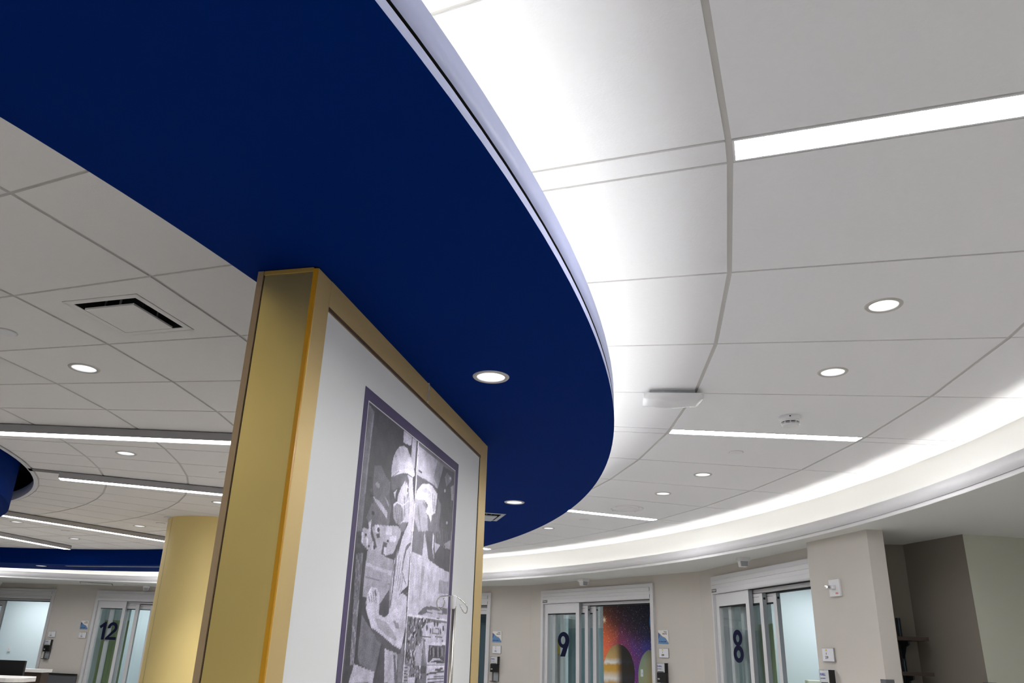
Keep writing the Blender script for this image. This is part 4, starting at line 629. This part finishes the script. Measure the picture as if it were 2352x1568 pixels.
# poster
b=MB(); b.box(.400,1.452,-.0032,-.002,.35,2.224,'purple'); b.build('poster_border',o)
pz=-.0033
b=MB()
for x0,x1,z0,z1 in ((.431,1.408,2.183,2.187),(.431,.435,.38,2.183),(1.404,1.408,.38,2.183)): b.box(x0,x1,pz-.0004,pz,z0,z1,'whiteline')
b.build('poster_line',o,label='thin white border line')
NX,NZ=260,236; U0,U1,V0,V1=.435,1.404,1.30,2.183
img=[[105.]*(NX+1) for _ in range(NZ+1)]
def inpoly(x,y,P):
    c=False; j=len(P)-1
    for i in range(len(P)):
        (xi,yi),(xj,yj)=P[i],P[j]
        if (yi>y)!=(yj>y) and x<(xj-xi)*(y-yi)/(yj-yi)+xi: c=not c
        j=i
    return c
def paint(P,tone):
    i0=max(0,int((min(p[0] for p in P)-U0)/(U1-U0)*NX)); i1=min(NX,int((max(p[0] for p in P)-U0)/(U1-U0)*NX)+1)
    k0=max(0,int((min(p[1] for p in P)-V0)/(V1-V0)*NZ)); k1=min(NZ,int((max(p[1] for p in P)-V0)/(V1-V0)*NZ)+1)
    for k in range(k0,k1+1):
        for i in range(i0,i1+1):
            if inpoly(U0+(U1-U0)*i/NX,V0+(V1-V0)*k/NZ,P): img[k][i]=tone
leaf=[[(.95,1.355),(1.125,1.355),(1.125,1.53),(1.19,1.53),(1.20,1.572),(.95,1.572)]]
order=[(l,n,tt,P) for n,(tt,l,P) in enumerate(POSTER)]
done=False
for l,n,tt,P in sorted(order,key=lambda q:(q[0],q[1])):
    if l==1 and not done:
        done=True
        for k in range(900):
            x=random.uniform(.945,1.40); z=random.uniform(1.33,1.572)
            if not inpoly(x,z,leaf[0]): continue
            r=random.uniform(.003,.009); a=random.uniform(0,6.3)
            paint([(x+r*random.uniform(.5,1.2)*math.cos(a+2*PI*i/5),z+r*random.uniform(.5,1.4)*math.sin(a+2*PI*i/5)) for i in range(5)],random.choice((55,70,85,110,180,205,225)))
    paint([(x/1000,z/1000) for x,z in P],tt)
b=MB(); b.grid([[(U0+(U1-U0)*i/NX,pz-.0005,V0+(V1-V0)*k/NZ) for i in range(NX+1)] for k in range(NZ+1)],'print',False)
b.face([(U0,pz-.0005,.38),(U1,pz-.0005,.38),(U1,pz-.0005,V0),(U0,pz-.0005,V0)],'print')
po=b.build('poster_photo',o,weld=False,label='grey photo collage of a worker in a cap and mask, a second figure and an ambulance')
ca=po.data.color_attributes.new('tone','FLOAT_COLOR','POINT')
for k in range(NZ+1):
    for i in range(NX+1):
        tt=max(40,min(245,(img[k][i]-150)*1.22+152)); ca.data[k*(NX+1)+i].color=srgb(tt*.985,tt*.965,min(255,tt*1.06))
for q in range(4): ca.data[(NX+1)*(NZ+1)+q].color=srgb(110,108,118)
# IV pole
o=empty('iv_pole',(-.1,2.25,0)); tag(o,'stainless steel drip stand with two looped hooks in front of the display panel','drip stand')
b=MB(); b.tube([(0,0,.12),(.0015,0,1.30),(.002,0,1.575)],.0068,'steel',16); b.build('pole',o)
b=MB(); b.rev([(.0075,1.567),(.0082,1.571),(.0082,1.576),(.0086,1.577),(.0092,1.600),(.006,1.604)],'white',20,cap0=True,cap1=True); b.build('collar',o,label='white plastic collar')
def hook(pts):
    b=MB(); out=[]
    n=len(pts)
    for i in range(n-1):
        p0,p1,p2,p3=[Vector(pts[max(0,min(n-1,i+d))]) for d in (-1,0,1,2)]
        for t in range(6):
            t/=6; out.append(.5*((2*p1)+(p2-p0)*t+(2*p0-5*p1+4*p2-p3)*t*t+(3*p1-p0-3*p2+p3)*t**3))
    out.append(Vector(pts[-1])); b.tube(out,.0016,'chrome',8); b.build('hook',o)
hook([(-.002,0,1.6035),(-.02,.003,1.6015),(-.038,.006,1.599),(-.047,.010,1.588),(-.046,.013,1.574),(-.039,.016,1.5665),(-.030,.018,1.573),(-.026,.019,1.586),(-.029,.02,1.5965)])
hook([(.004,0,1.603),(.02,.004,1.593),(.032,.006,1.583),(.039,.008,1.572),(.038,.010,1.561),(.034,.012,1.558),(.026,.013,1.565),(.020,.014,1.576),(.0185,.014,1.5805),(.0215,.014,1.580)])
b=MB()
for k in range(5):
    a=R(72*k+15); b.tube([(0,0,.13),(.12*math.cos(a),.12*math.sin(a),.09),(.24*math.cos(a),.24*math.sin(a),.07)],.011,'steel',8)
b.build('base',o)
for k in range(5):
    a=R(72*k+15); b=MB(); b.rev([(.012,.0),(.030,.012),(.030,.045),(.012,.062)],'black',14,cap0=True,cap1=True,origin=(.24*math.cos(a),.24*math.sin(a),0)); b.build('caster',o)
# gold column
o=empty('column',(-2.879,8.19,0)); tag(o,'tall round satin gold column standing behind the display panel','column')
rc=.48
def cyl_seg(a0,a1,z0,z1,r,m,nm):
    b=MB(); n=max(2,int((a1-a0)/3)); b.grid([[(r*math.cos(R(a0+(a1-a0)*i/n)),r*math.sin(R(a0+(a1-a0)*i/n)),z) for i in range(n+1)] for z in (z0,z1)],m,True)
    return b.build(nm,o)
cyl_seg(225.2,405,0,Z_INNER,rc,'colgold','front_cladding'); cyl_seg(45.6,224.6,0,Z_INNER,rc,'colgold','rear_cladding')
cyl_seg(0,360,0,Z_INNER,rc-.008,'bronze','joint_backing')
# ---------------------------------------------------------------- left counters
o=empty('nurse_counter',(-5.6,9.2,0)); tag(o,'white topped nurse station counter with rounded end at the lower left corner','counter')
b=MB(); P=[(-1.6,.40),(-1.6,-.25),(.42,-.25)]+[(.42+.16*math.sin(R(t)),-.09-.16*math.cos(R(t))) for t in range(15,100,15)]+[(.56,.18),(.44,.40)]
b.prism(P,.998,1.04,'quartz'); b.build('countertop',o)
b=MB(); b.prism([(-1.6,.32),(-1.6,-.15),(.36,-.15),(.40,.30)],0,.998,'wood'); b.build('cabinet_base',o)
o=empty('transaction_counter',(-6.2,11.05,0)); tag(o,'dark wood counter with a thin white top behind the black monitor','counter')
b=MB(); b.prism([(-.9,-.05),(.35,-.05),(.36,.18),(-.9,.18)],1.03,1.068,'quartz'); b.build('countertop',o)
b=MB(); b.prism([(-.9,-.02),(.33,-.02),(.34,.15),(-.9,.15)],0,1.03,'wood'); b.build('cabinet_base',o)
o=empty('computer_monitor',(-5.93,10.2,.0)); tag(o,'black computer monitor seen from behind the white counter at the left edge','monitor')
b=MB(); b.box(-.27,.285,-.02,.02,.85,1.188,'black',None,.006); b.build('display_back',o)
b=MB(); b.box(-.03,.03,.02,.05,.62,1.0,'black'); b.box(-.12,.12,-.06,.12,.60,.615,'black'); b.build('stand',o)
b=MB(); b.box(-1.0,1.0,-.25,.45,.56,.60,'quartz'); b.box(-.95,-.9,-.2,.4,0,.56,'wood'); b.box(.3,.35,-.2,.4,0,.56,'wood'); tag(b.build('desk',loc=(-5.93,10.2,0)),'low white desk under the black monitor','desk')

# ---------------------------------------------------------------- sliding doors
def door(n,w,o0,i0,i1,o1,panels,num=None,nu=None,plate=None,locks=()):
    d=w.emp('door_%d'%n,0,0,0,'structure'); d['label']='aluminium framed glass sliding door of room %d'%n
    b=MB()
    for a,c in ((o0,i0),(i1,o1)):
        b.box(a,c,-.03,.16,0,2.341,'alu')
    b.build('jamb',d)
    b=MB(); prof=[(2.341,-.030),(2.300,-.030),(2.297,-.036),(2.255,-.036),(2.252,-.030),(2.215,-.030),(2.212,-.036),(2.175,-.036),(2.163,-.030),(2.160,.0)]
    b.grid([[(x,v,z) for z,v in prof] for x in (i0,i1)],'alu',False); b.face([(i0,-.03,2.341),(i1,-.03,2.341),(i1,.16,2.341),(i0,.16,2.341)],'alu'); b.box(i0,i1,.03,.16,2.16,2.33,'dark')
    b.build('header',d)
    b=MB(); b.box(i0,i1,.06,.16,2.124,2.158,'alu'); b.box(i0,i1,.10,.16,2.112,2.124,'dark'); b.build('track',d)
    if plate is not None:
        b=MB(); b.box(plate,plate+.105,-.040,-.036,2.176,2.209,'black'); pl=b.build('maker_plate',d)
        text('STANLEY',.026,'platewhite','maker_name',pl,(plate+.052,-.0402,2.1925),ext=.0003,bold=.0004,label='small white lettering')
    for i,(uL,uR,v,st) in enumerate(panels):
        p=w.emp('tmp',0); bpy.data.objects.remove(p)
        zt=2.157 if i==0 else 2.118
        b=MB(); b.box(uL,uL+st,v,v+.042,0,zt,'alu'); b.box(uR-st,uR-.0005,v,v+.042,0,zt,'alu'); b.box(uR-.0005,uR,v,v+.042,0,zt,'alud')
        b.box(uL+st,uR-st,v,v+.042,2.03,zt,'alu'); b.box(uL+st,uR-st,v+.006,v+.036,2.018,2.03,'dark'); b.box(uL+st,uR-st,v,v+.042,0,.20,'alu')
        if i>0: b.box(uL+st,uR-st,v-.001,v,2.085,2.088,'dark')
        pn=b.build('sliding_panel',d)
        b=MB(); b.face([(uL+st,v+.02,.2),(uR-st,v+.02,.2),(uR-st,v+.02,2.018),(uL+st,v+.02,2.018)],'glass'); b.build('glass_pane',pn)
        if i in locks:
            b=MB(); b.rev([(.012,0),(.012,.002)],'black',16,cap0=True,cap1=True)
            b.v=[(uR+zz,v+.021+yy,2.067+xx) for xx,yy,zz in b.v]; b.build('lock',pn)
        if i==0 and num:
            digits(num,pn,(nu,v+.0185,1.628))
    return d
door(9,W9,-2.912,-2.862,-.761,-.708,[(-2.859,-2.109,.0,.07),(-2.745,-1.997,.055,.062),(-2.64,-1.896,.11,.065)],'9',-2.458,-2.862,(1,2))
door(8,W8,.254,.284,2.30,2.34,[(.287,1.014,.0,.068),(.455,1.183,.055,.06),(.62,1.347,.11,.06)],'8',.688,.280,(1,2))
door(12,W12,2.041,2.092,4.15,4.20,[(2.097,2.675,.0,.062),(2.33,2.912,.055,.07),(2.60,3.18,.11,.065)],'12',2.40,None,())
door(13,W12,-1.05,-1.0,1.098,1.153,[(-.995,-.22,.0,.068),(-.85,-.10,.055,.06),(-.74,.03,.11,.06)],None,None,None,())
door(10,W10,-2.83,-2.78,-.697,-.642,[(-2.777,-2.0,.0,.068),(-2.0,-1.35,.055,.06),(-1.36,-.70,.0,.03)],None,None,None,())
# curtains behind the doors
def curtain(w,u0,u1,v,m,label,split=1.874,amp=.035,wl=.17,ph=0):
    o=w.emp('privacy_curtain',(u0+u1)/2,v); tag(o,label,'curtain')
    hw=(u1-u0)/2; n=int((u1-u0)/.012)
    line=[(-hw+2*hw*i/n,amp*math.sin(2*PI*(2*hw*i/n)/wl+ph)+.3*amp*math.sin(2*PI*(2*hw*i/n)/wl*2.3)) for i in range(n+1)]
    b=MB(); b.grid([[(x,y,z) for x,y in line] for z in (.25,split)],m,True); b.build('fabric',o)
    b=MB(); b.grid([[(x,y,z) for x,y in line] for z in (split,2.40)],'cmesh',True); b.build('mesh_top',o,label='white mesh top')
    b=MB(); b.box(-hw-.05,hw+.05,-.012,.012,2.40,2.436,'alu'); b.build('track',o)
    return o
curtain(W9,-3.30,-2.55,.80,'caqua','aqua privacy curtain with white mesh top behind door 9')
curtain(W8,-.95,.06,.80,'cgreen','green privacy curtain with white mesh top behind door 8',1.897)
curtain(W12,1.63,2.06,.80,'cgreen','olive privacy curtain behind the number 12 glass',1.838,wl=.2)
curtain(W12,2.17,2.30,.80,'cgreen','narrow grey green curtain end right of the number 12',1.838,wl=.2,ph=1)
curtain(W10,-2.7,-.55,.32,'cgrey','blue grey curtain closing the doorway at the right edge of the display panel',2.39,.02,.4)
# mural on the side wall of room 9
o=D46.emp('space_mural',0,-.012); tag(o,'printed space mural with stars and two planets inside the room of door 9','wall mural')
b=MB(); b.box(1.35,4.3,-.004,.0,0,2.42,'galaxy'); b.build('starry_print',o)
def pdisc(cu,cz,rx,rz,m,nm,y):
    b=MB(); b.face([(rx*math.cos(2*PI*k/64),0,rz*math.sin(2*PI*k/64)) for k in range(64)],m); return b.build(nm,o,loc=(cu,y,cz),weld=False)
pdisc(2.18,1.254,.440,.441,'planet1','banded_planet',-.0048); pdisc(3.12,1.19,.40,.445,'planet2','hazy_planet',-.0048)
b=MB(); b.face([(.075*(1 if k%2 else .28)*math.cos(2*PI*k/16),0,.075*(1 if k%2 else .28)*math.sin(2*PI*k/16)) for k in range(16)],'starglow'); b.build('bright_star',o,loc=(1.783,-.0048,2.053),weld=False)
b=MB(); b.face([(.055*math.cos(2*PI*k/32)+.04*math.sin(2*PI*k/32),0,.16*math.sin(2*PI*k/32)) for k in range(32)],'blueglow'); b.build('blue_nebula',o,loc=(3.17,-.0048,2.165),weld=False)
def outlet(par,label,nm='light_switch'):
    b=MB(); b.box(-.035,.035,-.006,0,-.057,.057,'white',None,.0025); b.build('cover_plate',par)
    b=MB(); b.box(-.016,.016,-.0085,-.006,-.033,.033,'white'); b.build('rocker',par)
    b=MB(); b.box(.000,.008,-.0092,-.0085,-.018,.002,'inkred'); b.build('red_mark',par,label='small red mark')
    return tag(par,label,'wall switch')
outlet(D46.emp('light_switch',2.823,-.0185,1.265),'white wall switch with red mark on the hazy planet of the mural')
outlet(W12.emp('light_switch',-1.855,2.78,1.206),'white wall switch on the bright aqua wall at the left edge')
o=W12.emp('lever_handle',1.18,2.77,.905); tag(o,'chrome lever handle seen through the glass of door 12','door handle')
b=MB(); b.v=[];b.rev([(.028,0),(.028,.012),(.012,.014),(.012,.05)],'chrome',20,cap0=True); b.v=[(x,-z,y) for x,y,z in b.v]; b.build('rose',o)
b=MB(); b.tube([(0,-.05,0),(.03,-.052,0),(.12,-.05,-.004)],.010,'chrome',12); b.build('lever',o)
o=D23.emp('headboard',1.28,-.25,0); tag(o,'cream rounded headboard low inside the room of door 8','headboard')
b=MB(); b.box(-.16,.16,-.03,.03,.55,1.318,'cream_pl',None,.02); b.build('board',o)
b=MB(); b.box(-.12,-.08,-.02,.02,0,.55,'alu'); b.box(.08,.12,-.02,.02,0,.55,'alu'); b.build('frame',o)
def boxthing(name,w,u,v,z0,z1,hw,hd,m,label,cat):
    o=w.emp(name,u,v,0); tag(o,label,cat); b=MB(); b.box(-hw,hw,-hd,hd,z0,z1,m,None,.01); b.build('body',o); b=MB(); b.box(-hw-.01,hw+.01,-.005,hd,0,z0,'alu'); b.build('stand',o); return o
boxthing('reflection_box',W9,-3.18,.50,1.50,1.70,.07,.05,'reflgold','yellow box added to stand for the gold column reflected in door 9','box')  # box added in place of the gold column's reflection in the glass
# ---------------------------------------------------------------- signs and wall fittings
def plaque(w,u0,z0,wd,h,label,name):
    o=w.emp('donor_plaque',u0,0,z0); tag(o,label,'plaque','white and blue donor plaques beside the doors')
    b=MB(); b.box(0,wd,-.010,-.002,0,h,'platewhite',None,.003); b.build('board',o)
    b=MB(); y=-.0104
    edge=[(0,.86),(.16,.76),(.33,.62),(.46,.53),(.68,.46),(.78,.40),(.90,.24),(1,.10)]
    b.face([(0,y,0)]+[(wd,y,0)]+[(x*wd,y,zz*h) for x,zz in edge[::-1]],'plateblue')
    b.face([(0,y-.0002,.82*h),(.20*wd,y-.0002,.69*h),(.14*wd,y-.0002,.55*h),(.03*wd,y-.0002,.36*h),(0,y-.0002,.40*h)],'platenavy')
    for (x0,a0),(x1,a1) in zip(edge,edge[1:]): b.face([(x0*wd,y-.0003,a0*h-.003),(x1*wd,y-.0003,a1*h-.003),(x1*wd,y-.0003,a1*h+.002),(x0*wd,y-.0003,a0*h+.002)],'plateorange')
    b.build('artwork',o,label='blue field with an orange line',weld=False)
    text('Room',.019,'inkblack','lettering',o,(wd*.88,-.0105,h*.88),ext=.0002,bold=.0006,align='RIGHT',label='black lettering Room')
    text('Gifted By',.019,'inkblack','lettering',o,(wd*.88,-.0105,h*.74),ext=.0002,bold=.0006,align='RIGHT',label='black lettering Gifted By')
    text(name,.0165,'inkblack','lettering',o,(wd*.06,-.0109,h*.17),ext=.0002,bold=.0005,align='LEFT',label='black donor lettering')
    return o
plaque(W9,-.660,1.648,.158,.151,'donor plaque right of door 9 above the 220 sign','The Hayes Family')
plaque(W10,-.594,1.636,.162,.153,'donor plaque at the right edge of the display panel, above the 221 sign','Stewart I Mills, Sr.')
plaque(W12,1.826,1.643,.155,.148,'donor plaque left of door 12','Robert I Mills')
def roomsign(w,u0,z0,wd,h,a,bt,label):
    o=w.emp('room_sign',u0,0,z0); tag(o,label,'room sign','room number signs')
    b=MB(); b.box(0,wd,-.012,-.001,0,h,'plateedge',None,.002); b.build('backing',o)
    b=MB(); n=8; b.grid([[(.003+(wd-.006)*i/n,-.0125-.005*math.sin(PI*i/n),z) for i in range(n+1)] for z in (.003,h-.003)],'plate',True); b.build('face',o)
    yy=-.0182
    b=MB(); c=wd*.42; b.face([(c-.011,yy,h*.78),(c+.011,yy,h*.78),(c+.005,yy,h*.91),(c-.005,yy,h*.91)],'inkyellow'); b.build('symbol',o,label='small yellow symbol',weld=False)
    text(a,.020,'inkblack','number',o,(c,yy-.0002,h*.58),ext=.0002,label='black number '+a); text(bt,.026,'inkblack','number',o,(c+.002,yy-.0002,h*.30),ext=.0002,bold=.0007,label='black number '+bt)
    return o
roomsign(W9,-.655,1.494,.150,.104,'9','220','room sign 9 220 right of the mural doorway')
roomsign(W10,-.588,1.479,.155,.108,'10','221','room sign 10 221 at the right edge of the display panel')
roomsign(WP,-.702,1.497,.152,.102,'8','219','room sign 8 219 on the pillar above the dispenser')
roomsign(W12,1.833,1.483,.150,.105,'12','223','room sign 12 223 left of door 12')
roomsign(W12,1.193,1.480,.157,.104,'13','224','room sign 13 224 right of the bright doorway')
def dispenser(w,uR,label,first=None):
    if first: o=dup(first,w.at(uR-.068,0,1.10),R(w.deg))
    else:
        o=w.emp('sanitizer_dispenser',uR-.068,0,1.10)
        b=MB(); b.box(-.060,.060,-.012,-.001,.0,.235,'guard'); b.box(-.066,.066,-.012,-.001,.235,.342,'alu'); b.build('back_plate',o)
        b=MB(); b.box(-.068,.068,-.062,-.012,.125,.235,'black',None,.012); bd=b.build('lower_cover',o,label='black lower cover')
        text('ES8',.020,'platewhite','lettering',bd,(-.035,-.0624,.165),ext=.0002,bold=.0006)
        b=MB(); b.box(-.060,.056,-.056,-.014,.237,.330,'white',None,.008); rf=b.build('refill_bottle',o)
        text('PURELL',.022,'inkblue','lettering',rf,(-.022,-.0568,.302),ext=.0002,bold=.0008)
        text('hand sanitizer',.011,'inkblue','lettering',rf,(-.022,-.0568,.275),ext=.0002,bold=.0003)
        b=MB(); b.box(-.05,.04,-.0572,-.0564,.240,.247,'inkblack'); b.build('label_stripe',rf)
        b=MB(); b.box(-.068,.064,-.064,-.010,.235,.340,'clear',None,.010); b.build('window_cover',o,label='clear upper cover')
        b=MB(); b.box(.060,.068,-.060,-.010,.235,.338,'black'); b.build('side_rail',o)
        b=MB(); b.box(-.030,.052,-.014,-.011,.0,.125,'alud'); b.build('spine',o,label='grey lower spine')
        b=MB(); rows=[[Vector((x*(.052+.004*t)-.002+.0*t,-.012-.075*t,-.002+.008*t*t+.003)) for x in (-1,-.5,0,.5,1)] for t in (0,.3,.6,1)]; b.grid(rows,'black',True); b.grid([[p+Vector((0,0,-.012*(1-.6*i/3))) for p in r] for i,r in enumerate(rows)],'black',True)
        b.build('drip_tray',o)
    return tag(o,label,'dispenser','wall mounted hand sanitizer dispensers')
h0=dispenser(W9,-.522,'black and clear hand sanitizer dispenser right of door 9')
dispenser(W10,-.449,'hand sanitizer dispenser at the right edge of the display panel under sign 221',h0); dispenser(WP,-.567,'hand sanitizer dispenser on the pillar under sign 219',h0); dispenser(W12,1.33,'hand sanitizer dispenser on the left wall under sign 224',h0)
# fire strobe
o=WP.emp('fire_strobe',-.44,0,1.979); tag(o,'white fire alarm strobe with clear lens on the pillar','fire alarm')
b=MB(); b.box(-.066,.066,-.022,0,0,.127,'white',None,.004); b.build('back_box',o)
b=MB(); b.face([(.036*math.cos(R(60*k)),-.0225,.072+.036*math.sin(R(60*k))) for k in range(6)],'plate')
for k in range(5): b.box(-.030,.030,-.0232,-.0226,.047+.011*k,.050+.011*k,'white')
b.build('horn_grille',o,weld=False)
b=MB(); b.box(-.032,.022,-.056,-.022,.052,.084,'white',None,.004); b.build('lamp_housing',o)
b=MB(); b.box(-.030,.014,-.085,-.056,.054,.082,'clear',None,.006); b.box(-.020,.004,-.078,-.058,.060,.076,'chrome'); b.build('strobe_lens',o,label='clear strobe lens')
text('FIRE',.019,'inkred','lettering',o,(.030,-.0224,.020),ext=.0003,bold=.0004,label='red lettering FIRE')
# corner guards
o=WP.emp('corner_guard',0,0,0); tag(o,'dark grey corner guard on the lower pillar corner','corner guard','grey vinyl corner guards')
b=MB(); b.box(-.052,.004,-.006,0,0,1.39,'guard',None,.0025); b.build('front_wing',o)
b=MB(); p0=Vector((2.816,5.834)); e=(Vector((2.930,5.822))-p0).normalized(); n=Vector((e.y,-e.x))
inv=WP.mtx().inverted(); q=[inv@Vector((*(p0+e*s+n*t),0)) for s,t in ((-.002,0),(.055,0),(.055,.006),(-.002,.006))]; b.prism([(x.x,x.y) for x in q],0,1.39,'guard'); b.build('side_wing',o)
WB=Wall((3.437,6.516),101.9+180)
o=WB.emp('corner_guard',.644,0,0); tag(o,'dark grey corner guard on the corner between the alcove and the sage wall','corner guard','grey vinyl corner guards')
b=MB(); b.box(-.040,.004,-.006,0,0,1.395,'guard',None,.0025); b.build('front_wing',o)
b=MB(); p0=Vector((3.570,5.884)); e=Vector((math.cos(R(7.9)),math.sin(R(7.9)))); n=Vector((e.y,-e.x))
inv=WB.mtx(.644).inverted(); q=[inv@Vector((*(p0+e*s+n*t),0)) for s,t in ((-.004,0),(.062,0),(.062,.006),(-.004,.006))]; b.prism([(x.x,x.y) for x in q],0,1.395,'guard'); b.build('side_wing',o)
# shelves in the alcove
WS=Wall((3.437,6.516),-10)
def shelf(z0,z1,dep,label):
    o=WS.emp('wall_shelf',-.21,-.0,z0); tag(o,label,'shelf','dark wood shelves in the alcove')
    b=MB(); b.box(-.19,.205,-dep,-.026,0,z1-z0,'wood'); b.build('board',o)
    b=MB(); pts=[(-.026,-.001),(-.026,-.13),(-.06,-.10),(-.11,-.045),(-.20,-.028),(-.20,-.001)]
    for x in (.079,.091):
        b.face([(x,p[0],p[1]) for p in pts],'darkmetal')
    for p,r in zip(pts,pts[1:]+pts[:1]): b.face([(.079,p[0],p[1]),(.091,p[0],p[1]),(.091,r[0],r[1]),(.079,r[0],r[1])],'darkmetal')
    b.build('bracket',o)
shelf(1.672,1.699,.285,'upper dark wood shelf in the alcove at the right'); shelf(1.418,1.446,.292,'lower dark wood shelf in the alcove at the right')
o=WS.emp('shelf_standard',-.125,0,0); tag(o,'black slotted metal shelf upright on the alcove wall','shelf upright')
b=MB(); b.box(-.0150,-.0095,-.024,0,.6,1.85,'darkmetal'); b.box(.0095,.0150,-.024,0,.6,1.85,'darkmetal'); b.box(-.0095,.0095,-.017,0,.6,1.85,'darkmetal'); b.build('channel',o)
b=MB(); b.box(-.002,.002,-.0245,-.017,.6,1.85,'steelblue'); b.build('centre_rib',o)
# wall handrail
o=W12.emp('wall_handrail',1.2,0,.79); tag(o,'dark grey wall rail between the dispenser and door 12 at the lower left','handrail')
b=MB(); b.box(0,.79,-.07,-.02,.045,.075,'black',None,.012); b.build('grip',o)
b=MB(); b.box(0,.785,-.05,-.02,-.12,.045,'guard'); b.build('bumper',o)
for x in (.1,.65):
    b=MB(); b.box(x,x+.06,-.02,-.001,-.05,.05,'guard'); b.build('bracket',o)

# ---------------------------------------------------------------- room troffers and light
def troffer(x,y,deg,label,s=1):
    o=empty('troffer_light',(x,y,Z_SOFFIT+.003),R(deg)); tag(o,label,'ceiling light','flat ceiling lights inside the patient rooms')
    b=MB(); b.box(-.6*s,.6*s,-.3,.3,-.012,0,'white'); b.build('frame',o)
    b=MB(); b.box(-.58*s,.58*s,-.28,.28,-.014,-.012,'troffer'); b.build('lens',o)
p=W9.at(-1.9,1.9); troffer(p.x,p.y,46,'flat ceiling light inside the mural room behind door 9',1.9)
p=W8.at(.3,1.9); troffer(p.x,p.y,23,'flat ceiling light inside the room behind door 8')
p=W12.at(-.9,2.0); troffer(p.x,p.y,-9.6,'flat ceiling light inside the bright room at the left edge',1.5)
p=W12.at(3.0,1.9); troffer(p.x,p.y,-9.6,'flat ceiling light inside the room behind door 12')
def area(name,x,y,z,sx,sy,e,rz=0,col=(1,1,1)):
    l=bpy.data.lights.new(name,'AREA'); l.shape='RECTANGLE'; l.size=sx; l.size_y=sy; l.energy=e; l.color=col
    o=bpy.data.objects.new(name,l); COL.objects.link(o); o.location=(x,y,z); o.rotation_euler=(0,0,rz)
# unseen linear lamps added at fixture spacing, behind the camera and beyond the ring
for k in (-2,-3,-4,3,4,5):
    p=pol(8.74,.95+20*k,Z_MAIN-.01); area('added_linear_lamp',p.x,p.y,p.z,1.2,.1,E_LIN,R(.95+20*k))
for a in (-19,-39,-59,-79,-99): 
    p=pol(5.2,a,Z_INNER-.06); area('added_linear_lamp',p.x,p.y,p.z,2.4,.1,E_LINL,R(a))  # added over the inner tiles, where no fixture is known
# downlight beams, with added ones behind the camera
def spot(p,e):
    l=bpy.data.lights.new('downlight_or_added_beam','SPOT'); l.energy=e; l.spot_size=R(95); l.spot_blend=.7; l.shadow_soft_size=.045; l.color=(1,.98,.95)
    o=bpy.data.objects.new('downlight_or_added_beam',l); COL.objects.link(o); o.location=p
for r,a in DL_R+[(8.735,-26.5),(8.735,-31.5),(8.735,-46.5),(8.735,-51.5),(9.9,-36)]: spot(pol(r,a,Z_MAIN-.006),E_SPOT)  # extra listed beams are added unseen to brighten what the gold reflects
for r,a in DL_B: spot(pol(r,a,Z_SOFFIT-.006),E_SPOT*.5)
for r,a in DL_L: spot(pol(r,a,Z_INNER-.006),E_SPOT)
# ---------------------------------------------------------------- camera and render look
W=bpy.data.worlds.new('World'); bpy.context.scene.world=W; W.use_nodes=True
W.node_tree.nodes['Background'].inputs['Color'].default_value=(.5,.55,.6,1); W.node_tree.nodes['Background'].inputs['Strength'].default_value=.02
cam=bpy.data.cameras.new('Camera'); co=bpy.data.objects.new('Camera',cam); COL.objects.link(co)
RR=((.999289111,.0376997767,0.),(-.0132370230,.350867144,.936331687),(.0352994955,-.935666059,.351116749))
X=Vector((RR[0][0],RR[1][0],RR[2][0])); D=Vector((RR[0][1],RR[1][1],RR[2][1])); F=Vector((RR[0][2],RR[1][2],RR[2][2]))
m=Matrix(((X.x,-D.x,-F.x,0),(X.y,-D.y,-F.y,0),(X.z,-D.z,-F.z,CAMZ),(0,0,0,1))); co.matrix_world=m
cam.sensor_fit='HORIZONTAL'; cam.sensor_width=36; cam.lens=1771.281/2352*36; cam.shift_x=(1176-1144.3716)/2352; cam.shift_y=(840.7066-784)/2352; cam.clip_start=.02
sc=bpy.context.scene; sc.camera=co
sc.view_settings.view_transform='Standard'; sc.view_settings.look='None'; sc.view_settings.gamma=1; sc.view_settings.use_curve_mapping=False; sc.view_settings.exposure=EXPO
sc.render.engine='CYCLES'
sc.cycles.use_denoising=True; sc.cycles.max_bounces=10; sc.cycles.diffuse_bounces=6; sc.cycles.glossy_bounces=4; sc.cycles.transparent_max_bounces=16; sc.cycles.sample_clamp_indirect=6; sc.cycles.caustics_reflective=False; sc.cycles.caustics_refractive=False
